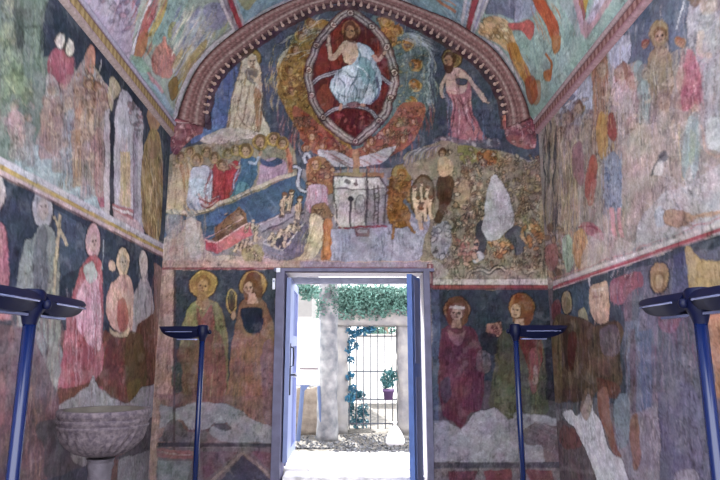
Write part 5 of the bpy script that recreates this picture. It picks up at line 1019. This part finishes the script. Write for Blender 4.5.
# ------------------------------------------------------------------ holy water font
stone = mat('font_stone', '786c72', 0.85, col2='4a404c', scale=30, bump=0.4, bscale=60)
FY = 4.37; fc = at(105, 409, FY); fr_ = 0.335; FS = .94
ft = empty('stone_font', (fc.x, FY, 0)); props(ft, 'carved pale stone font with a fluted bowl on a pillar by the left wall', 'font')
RZ = fc.z
def flute(t, z):
    if z > RZ - .135: return 1.0
    k = min(1, (RZ - .135 - z) / .04); return 1 + .1 * k * abs(math.sin(math.pi * 24 * (t + (RZ - z) * .25))) - .07 * k
bw = [(.09, RZ - .34), (.125, RZ - .338), (.19, RZ - .315), (.245, RZ - .275), (.285, RZ - .225), (.308, RZ - .175), (.316, RZ - .14), (.325, RZ - .132), (.328, RZ - .118), (.318, RZ - .11), (.322, RZ - .095), (.33, RZ - .088), (.33, RZ - .072), (.32, RZ - .064), (.324, RZ - .05), (.334, RZ - .042), (.336, RZ - .012), (.33, RZ), (.292, RZ)]
shade_auto(MB().lathe([(a_ * FS, RZ + (z_ - RZ) * .93) for a_, z_ in bw], (0, 0, 0), 176, flute, True).build('bowl', stone, ft), 50)
shade_auto(MB().lathe([(.15, 0), (.15, .07), (.12, .1), (.09, .13), (.075, .18), (.078, RZ - .42), (.092, RZ - .38), (.085, RZ - .36), (.095, RZ - .335)], (0, 0, 0), 32, None, True, True).build('pillar', mat('pillar_stone', '5c5660', 0.8, noise=.3, scale=10, bump=.3), ft), 40)
MB().lathe([(a_ * FS, RZ + z_) for a_, z_ in ((.293, 0), (.284, -.012), (.262, -.05), (.2, -.1), (.1, -.125), (0, -.13))], (0, 0, 0), 64, None, False).build('hollow', mat('font_hollow', '5c5650', 0.7, noise=.3, scale=8), ft, True)
MB().box((0, 0, .02), (.4, .4, .04), bev=.01).build('plinth', stone, ft)

# ================================================================== the yard outside
GZ = 0.19
thr = MB().box(((DX0 + DX1) / 2, D + .2, .085), (DX1 - DX0 - .05, .44, .17), bev=.008)
props(thr.build('threshold', mat('sill_stone', 'dcd8dc', 0.7, noise=.3, scale=9, bump=.2)), 'worn stone sill across the bottom of the doorway', 'step')
gm = mat('pale_paving', 'd9d4cf', 0.85, noise=.08, scale=1.5, bump=.1, bscale=30)
gd = mat('yard_earth', '726d66', 0.95, col2='2a2826', scale=16, bump=.5, bscale=60)
props(MB().box((0, D + T + .57, GZ - .1), (12, 1.2, .2)).build('ground', gm), kind='structure')
props(MB().box((0, 24.2, GZ - .13), (60, 32.6, .2)).build('ground_yard', gd), kind='structure')
pier_m = mat('pier_stone', '9a9894', 0.9, col2='7c7c80', scale=5, bump=.6, bscale=14)
def rough_block(x0, x1, y0, y1, z0, z1, m, name, parent=None, amp=.02, step=.11):
    b = MB(); r = bmesh.ops.create_cube(b.bm, size=1.0)
    bmesh.ops.transform(b.bm, matrix=Matrix.Translation(((x0 + x1) / 2, (y0 + y1) / 2, (z0 + z1) / 2)) @ Matrix.Diagonal((x1 - x0, y1 - y0, z1 - z0, 1)), verts=b.bm.verts)
    for ax, ln in ((0, x1 - x0), (1, y1 - y0), (2, z1 - z0)):
        k = int(ln / step)
        es = [e for e in b.bm.edges if abs((e.verts[0].co - e.verts[1].co)[ax]) > ln * .9]
        if k > 1: bmesh.ops.subdivide_edges(b.bm, edges=es, cuts=k, use_grid_fill=True)
    for v in b.bm.verts:
        if v.co.z > z0 + .01: v.co += Vector((RNG.uniform(-amp, amp), RNG.uniform(-amp, amp), RNG.uniform(-amp, amp)))
    return b.build(name, m, parent, True)
# gateway: two piers and a lintel, ivy over it
GY = 10.3
gx = lambda px, y=GY: at(px, 355, y).x
gzz = lambda py, y=GY: at(350, py, y).z
r_ = empty('stone_gateway', ((gx(336) + gx(409)) / 2, GY, GZ - .03)); props(r_, 'weathered stone gateway with two piers and a lintel around the iron gate', 'gateway')
loc = r_.location.copy()
def gpart(n, x0, x1, y0, y1, z0, z1, m=pier_m):
    o = rough_block(x0 - loc.x, x1 - loc.x, y0 - loc.y, y1 - loc.y, z0 - loc.z, z1 - loc.z, m, n, r_); return o
ZT = gzz(326)
gpart('pier', gx(336), gx(348), GY - .15, GY + .35, GZ - .03, ZT); gpart('pier', gx(397.5), gx(424), GY - .15, GY + .35, GZ - .03, ZT)
gpart('lintel', gx(330), gx(426), GY - .2, GY + .38, ZT, gzz(310)); 
# ivy mass on the lintel and over the pillar
ivm = mat('ivy_leaf', '567c72', 0.6, noise=.4, scale=6); ivd = mat('ivy_dark', '456a60', 0.7, noise=.3, scale=5)
def foliage(name, m, blobs, n, size, parent=None):
    b = MB()
    for i in range(n):
        c, r = RNG.choice(blobs); v = Vector((RNG.gauss(0, 1), RNG.gauss(0, 1), RNG.gauss(0, 1))).normalized() * (RNG.random() ** .35)
        b.leaf(Vector(c) + Vector((v.x * r[0], v.y * r[1], v.z * r[2])), size * RNG.uniform(.6, 1.3))
    return b.build(name, m, parent)
bl = []
for px in range(324, 428, 5):
    for py in range(291 + int(max(0, px - 380) * .12), 316, 6):
        p = at(px, py, GY - .1); bl.append((p, (.16, .25, .13)))
iv = empty('ivy', (gx(370), GY, gzz(312))); props(iv, 'thick green ivy hanging over the gateway lintel', 'ivy')
def rel(bl_, e): return [(Vector(c) - e.location, r) for c, r in bl_]
foliage('leaves', ivm, rel(bl, iv), 9500, .055, iv)
core = MB()
for c, r in rel(bl, iv)[::2]: bmesh.ops.create_icosphere(core.bm, subdivisions=1, radius=.12, matrix=Matrix.Translation(c))
core.build('stems', ivd, iv)
# sprig hanging at the top left and trailing creeper in the gate's left bar gap
bl = [(at(px, py, 8.6), (.11, .12, .07)) for px, py in ((297,289), (303,291), (309,288), (312,294), (301,286), (314,290), (308,296))]
q0 = at(236, 300, 8.8); hb = empty('tree', (q0.x, q0.y, GZ - .03)); props(hb, 'tree at the left of the doorway view whose leafy branch hangs in at the top', 'tree')
foliage('leaves', ivm, rel(bl, hb), 420, .06, hb); bark = mat('bark', '6a5c50', .9, noise=.3)
MB().tube([(0, 0, 0), (.02, 0, 1.2), (-.03, 0, 2.4), (0, 0, 3.0)], [.13, .1, .08, .05], 12).build('trunk', bark, hb, True)
MB().tube([(-.02, 0, 2.35), Vector(at(262, 279, 8.7)) - hb.location, Vector(at(290, 286, 8.6)) - hb.location, Vector(at(312, 292, 8.6)) - hb.location], [.04, .025, .014, .006], 8).build('branch', bark, hb)
bl = [(at(px, py, GY - .12), (.09, .09, .07)) for px, py in ((350,331), (355,333), (360,331), (366,331), (351,340), (354,346), (349,350), (371,329), (351,360), (350,376), (352,388), (350,398))]
cr = empty('creeper', at(352, 335, GY)); props(cr, 'blue-green creeper hanging from the lintel at the left side of the gate', 'creeper')
foliage('leaves', mat('creeper_leaf', '24607c', .6, noise=.3), rel(bl, cr), 700, .06, cr); t = MB()
t.tube([Vector(at(366, 328, GY - .12)) - cr.location, Vector(at(352, 334, GY - .12)) - cr.location, Vector(at(350, 360, GY - .12)) - cr.location, Vector(at(351, 400, GY - .12)) - cr.location], .008, 6); t.build('stem', ivd, cr)
# round pillar in front, at the left
PY = 9.4; pc = at(327, 436, PY); w = (at(337, 355, PY).x - at(317.5, 355, PY).x) / 2
pl = empty('stone_pillar', (pc.x, PY, GZ - .03)); props(pl, 'tall grey weathered stone pillar standing left of the gate', 'pillar')
zt = gzz(284, PY) - pl.location.z
b = MB(); nsec = 26; 
b.lathe([(w * (1.12 - .12 * min(1, k / 6) + RNG.uniform(-.03, .03)), zt * k / nsec) for k in range(nsec + 1)], (0, 0, 0), 22, lambda t_, z_: 1 + .05 * math.sin(t_ * 31 + z_ * 7), True, True)
b.build('shaft', mat('pillar_weathered', '8f8f90', .9, col2='54575e', scale=6, bump=.6, bscale=12), pl, True)
lo_ = [(Vector((RNG.uniform(-w, w) * .9, -w * .7 + RNG.uniform(-.1, .1), RNG.uniform(zt * .8, zt))), (.12, .06, .14)) for i in range(14)]
foliage('moss', ivd, lo_, 900, .045, pl)
# low wall behind it, right of the board
lw_ = empty('garden_wall', (gx(300), 10.0, GZ - .03)); props(lw_, 'low pale rubble wall behind the notice board legs', 'wall')
bx0, bx1 = at(278, 355, 10).x - lw_.location.x, at(322, 355, 10).x - lw_.location.x
rough_block(bx0, bx1, 0, .3, 0, at(300, 388, 10).z - lw_.location.z, mat('rubble', '8a8074', .9, col2='6a6058', scale=9, bump=.7, bscale=16), 'stones', lw_, .025)
# iron gate
gate = empty('iron_gate', ((gx(348) + gx(397)) / 2, GY + .05, GZ - .02)); props(gate, 'black wrought iron gate of thin upright bars', 'gate')
gl = gate.location; gatem = mat('gate_iron', '50545e', .6, metal=.3)
for px in (349.5, 356.5, 363.5, 370.5, 377.7, 385, 392.2, 397):
    MB().tube([(gx(px) - gl.x, 0, .04), (gx(px) - gl.x, 0, gzz(328) - gl.z)], .009, 8).build('bar', gatem, gate)
for py in (336, 371.5, 399.5, 424):
    MB().box(((gx(349) + gx(397.4)) / 2 - gl.x, 0, gzz(py) - gl.z), (gx(397.4) - gx(349), .012, .024)).build('rail', gatem, gate)
# flower pot hung on the gate
PYY = GY - .13; pp = at(388.5, 400, PYY); pr = (at(394, 400, PYY).x - at(383.5, 400, PYY).x) / 2
pot = empty('flower_pot', pp); props(pot, 'mauve flower pot with a leafy plant hung on the iron gate', 'flower pot')
ph = at(388, 389, PYY).z - pp.z
MB().lathe([(pr * .78, 0), (pr * .98, ph * .72), (pr * 1.12, ph * .74), (pr * 1.14, ph), (pr * 1.0, ph), (pr * .95, ph * .85), (0, ph * .85)], (0, 0, 0), 28).build('pot', mat('mauve_pot', '553e66', .6), pot, True)
bl = [(Vector((RNG.uniform(-.1, .12), RNG.uniform(-.06, .06), ph + RNG.uniform(.02, .34))), (.06, .06, .06)) for i in range(16)]
foliage('plant', mat('pot_plant_leaf', '36686a', .6, noise=.3), bl, 420, .055, pot)
hk = MB().tube([(0, .02, ph * .9), (0, .1, ph * 1.05), (0, .17, ph * .95)], .006, 6); hk.build('hook', iron, pot)
# low bush inside the gate, at its left
bp_ = at(355, 432, GY + .6); bush = empty('shrub', (bp_.x, GY + .6, GZ - .03)); props(bush, 'small blue-green bush behind the left bars of the gate', 'shrub')
bl = [(Vector((RNG.uniform(-.16, .16), RNG.uniform(-.1, .1), RNG.uniform(.05, .62))), (.1, .1, .09)) for i in range(22)]
foliage('leaves', mat('bush_leaf', '2c6474', .6, noise=.3), bl, 900, .06, bush); MB().tube([(0, 0, 0), (.02, 0, .45)], [.02, .008], 8).build('stem', ivd, bush)
# white tied sack
sp = at(395, 444, 8.9); sk = empty('white_sack', (sp.x, 8.9, GZ - .03)); props(sk, 'white sack tied at the top standing before the right gate pier', 'sack')
sw = (at(404, 444, 8.9).x - at(386, 444, 8.9).x) / 2; sh = at(395, 423, 8.9).z - sk.location.z
cloth = mat('white_cloth', 'e9e7ea', .8, bump=.3, bscale=25)
MB().lathe([(sw * .9, 0), (sw * 1.02, sh * .1), (sw * .98, sh * .28), (sw * .72, sh * .55), (sw * .36, sh * .8), (sw * .14, sh * .9)], (0, 0, 0), 40, lambda t_, z_: 1 + .05 * math.sin(t_ * 44) + .05 * math.sin(t_ * 19 + 1), True, True).build('bag', cloth, sk, True)
MB().lathe([(sw * .14, sh * .9), (sw * .12, sh * .93), (sw * .3, sh * 1.06)], (0, 0, 0), 24, lambda t_, z_: 1 + .2 * math.sin(t_ * 44), False).build('tied_neck', cloth, sk, True)
MB().lathe([(sw * .16, sh * .89), (sw * .18, sh * .905), (sw * .16, sh * .92)], (0, 0, 0), 20, None, False).build('cord', mat('cord', '9c8c78', .9), sk, True)
# notice board
NY = 9.0; nb = empty('notice_board', (at(305, 355, NY).x, NY, GZ - .03)); props(nb, 'white notice board on slanting blue-grey legs left of the pillar', 'notice board')
nl = nb.location; A = lambda px, py, dy=0: Vector(at(px, py, NY + dy)) - nl
wb = mat('board_white', 'eef0f2', .5); lg = mat('leg_blue_grey', '46587c', .5)
def panel(px0, px1, py0, py1, name, m, th_=.04, dy=0):
    a, c = A(px0, py0), A(px1, py1); return MB().box(((a.x + c.x) / 2, dy, (a.z + c.z) / 2), (c.x - a.x, th_, a.z - c.z), bev=.004).build(name, m, nb)
gf = mat('board_frame', 'a9b0ba', .5)
panel(291, 319, 320, 385, 'board', wb); panel(294, 317.6, 323, 366, 'sheet', mat('paper', 'fbfbfb', .7), .004, -.023); panel(300, 318, 367.5, 369.5, 'ledge', mat('ledge_grey', '6f6a6c', .6), .07, -.04)
for a_ in ((290, 319.4, 319.4, 320.8), (318.2, 319.4, 320, 385), (290, 319.4, 384, 385.4)): panel(*a_, 'frame_bar', gf, .06)
MB().loft([[A(300, 385, -.03), A(310, 385, -.03), A(310, 385, .03), A(300, 385, .03)], [A(301, 391, -.03), A(304.4, 391, -.03), A(304.4, 391, .03), A(301, 391, .03)]]).build('bracket', lg, nb)
MB().tube([A(302.6, 388), A(298, 441)], .033, 10).build('leg', lg, nb); MB().tube([A(319, 386, .3), A(322, 433, .3)], .03, 10).build('leg', lg, nb)
# house far behind, hedge and trees beyond the gate
hs = empty('house', (-1.6, 15.2, GZ - .03)); props(hs, 'white rendered house behind the notice board with a grey string course', 'house')
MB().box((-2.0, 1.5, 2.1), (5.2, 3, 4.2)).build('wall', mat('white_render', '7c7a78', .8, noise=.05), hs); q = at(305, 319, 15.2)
MB().box((-2.0, -.03, q.z - hs.location.z), (5.22, .12, .1)).build('string_course', mat('course_grey', 'a5a19e', .8), hs)
rf = MB(); rf.loft([[(-4.9, -.3, 4.2), (-4.9, 3.3, 4.2), (-4.9, 1.5, 5.3)], [(.9, -.3, 4.2), (.9, 3.3, 4.2), (.9, 1.5, 5.3)]]); rf.build('roof', mat('roof_tile', 'a5705c', .8, noise=.3), hs)
hw = empty('boundary_wall', (3.6, 16.5, GZ - .03)); props(hw, 'low sunlit white wall across the lane beyond the gate', 'wall')
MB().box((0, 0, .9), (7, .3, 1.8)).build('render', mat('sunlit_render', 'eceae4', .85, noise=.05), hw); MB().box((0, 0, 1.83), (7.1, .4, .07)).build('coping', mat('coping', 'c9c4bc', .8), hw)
for i, (x, y, hgt, lab) in enumerate([(1.1, 19.0, 3.6, 'green tree beyond the lane seen above the gateway ivy, at the centre'), (3.6, 20.5, 3.3, 'green tree beyond the lane seen above the gateway ivy, at the right')]):
    tr_ = empty('tree', (x, y, GZ - .03)); props(tr_, lab, 'tree', 'trees beyond the lane')
    MB().tube([(0, 0, 0), (.05, 0, hgt * .5), (0, 0, hgt * .8)], [.16, .12, .05], 10).build('trunk', bark, tr_)
    bl = [(Vector((RNG.uniform(-.9, .9), RNG.uniform(-.7, .7), hgt * RNG.uniform(.5, .95))), (.4, .4, .35)) for k in range(16)]
    foliage('crown', ivm, bl, 2200, .14, tr_)
# fallen leaves and pebbles at the foot of the piers
lt_ = MB()
for i in range(1300):
    px, py = RNG.uniform(293, 412), 455 - 26 * RNG.random() ** 1.1
    if px < 330: py = min(py, 449)
    d = ray(px, py); k = (GZ - .028 - EYE) / d[2]; p = Vector((d[0] * k, d[1] * k, GZ - .022 + (0.03 if d[1] * k < D + T + 1.17 else 0)))
    free = p.y < GY - .3 and (p.x - pc.x) ** 2 + (p.y - PY) ** 2 > (w + .12) ** 2 and (p.x - sp.x) ** 2 + (p.y - 8.9) ** 2 > (sw + .08) ** 2 and (p.y < 9.85 or px > 325)
    if free: lt_.leaf(p, RNG.uniform(.03, .075))
props(lt_.build('leaf_litter', mat('litter', '6a6c70', .9, noise=.5, scale=12)), 'scattered fallen leaves on the pale ground before the gate', 'fallen leaves', None, 'stuff')

# ================================================================== light
wd = bpy.data.worlds.new('World'); bpy.context.scene.world = wd; wd.use_nodes = True
nt = wd.node_tree; bg = nt.nodes['Background']; bg.inputs['Color'].default_value = (0.93, 0.95, 1.0, 1); bg.inputs['Strength'].default_value = 3.4
sun = bpy.data.lights.new('sun', 'SUN'); sun.energy = 12.0; sun.angle = math.radians(1.0); sun.color = (1.0, .96, .9)
so = bpy.data.objects.new('sun', sun); C.objects.link(so); so.rotation_euler = Vector((.25, -.78, -.9)).to_track_quat('-Z', 'Y').to_euler()
sc = bpy.context.scene
sc.view_settings.view_transform = 'Standard'; sc.view_settings.look = 'None'; sc.view_settings.gamma = 1.0; sc.view_settings.use_curve_mapping = False
sc.view_settings.exposure = 0.82
sc.cycles.use_denoising = True
sc.cycles.max_bounces = 8; sc.cycles.diffuse_bounces = 5
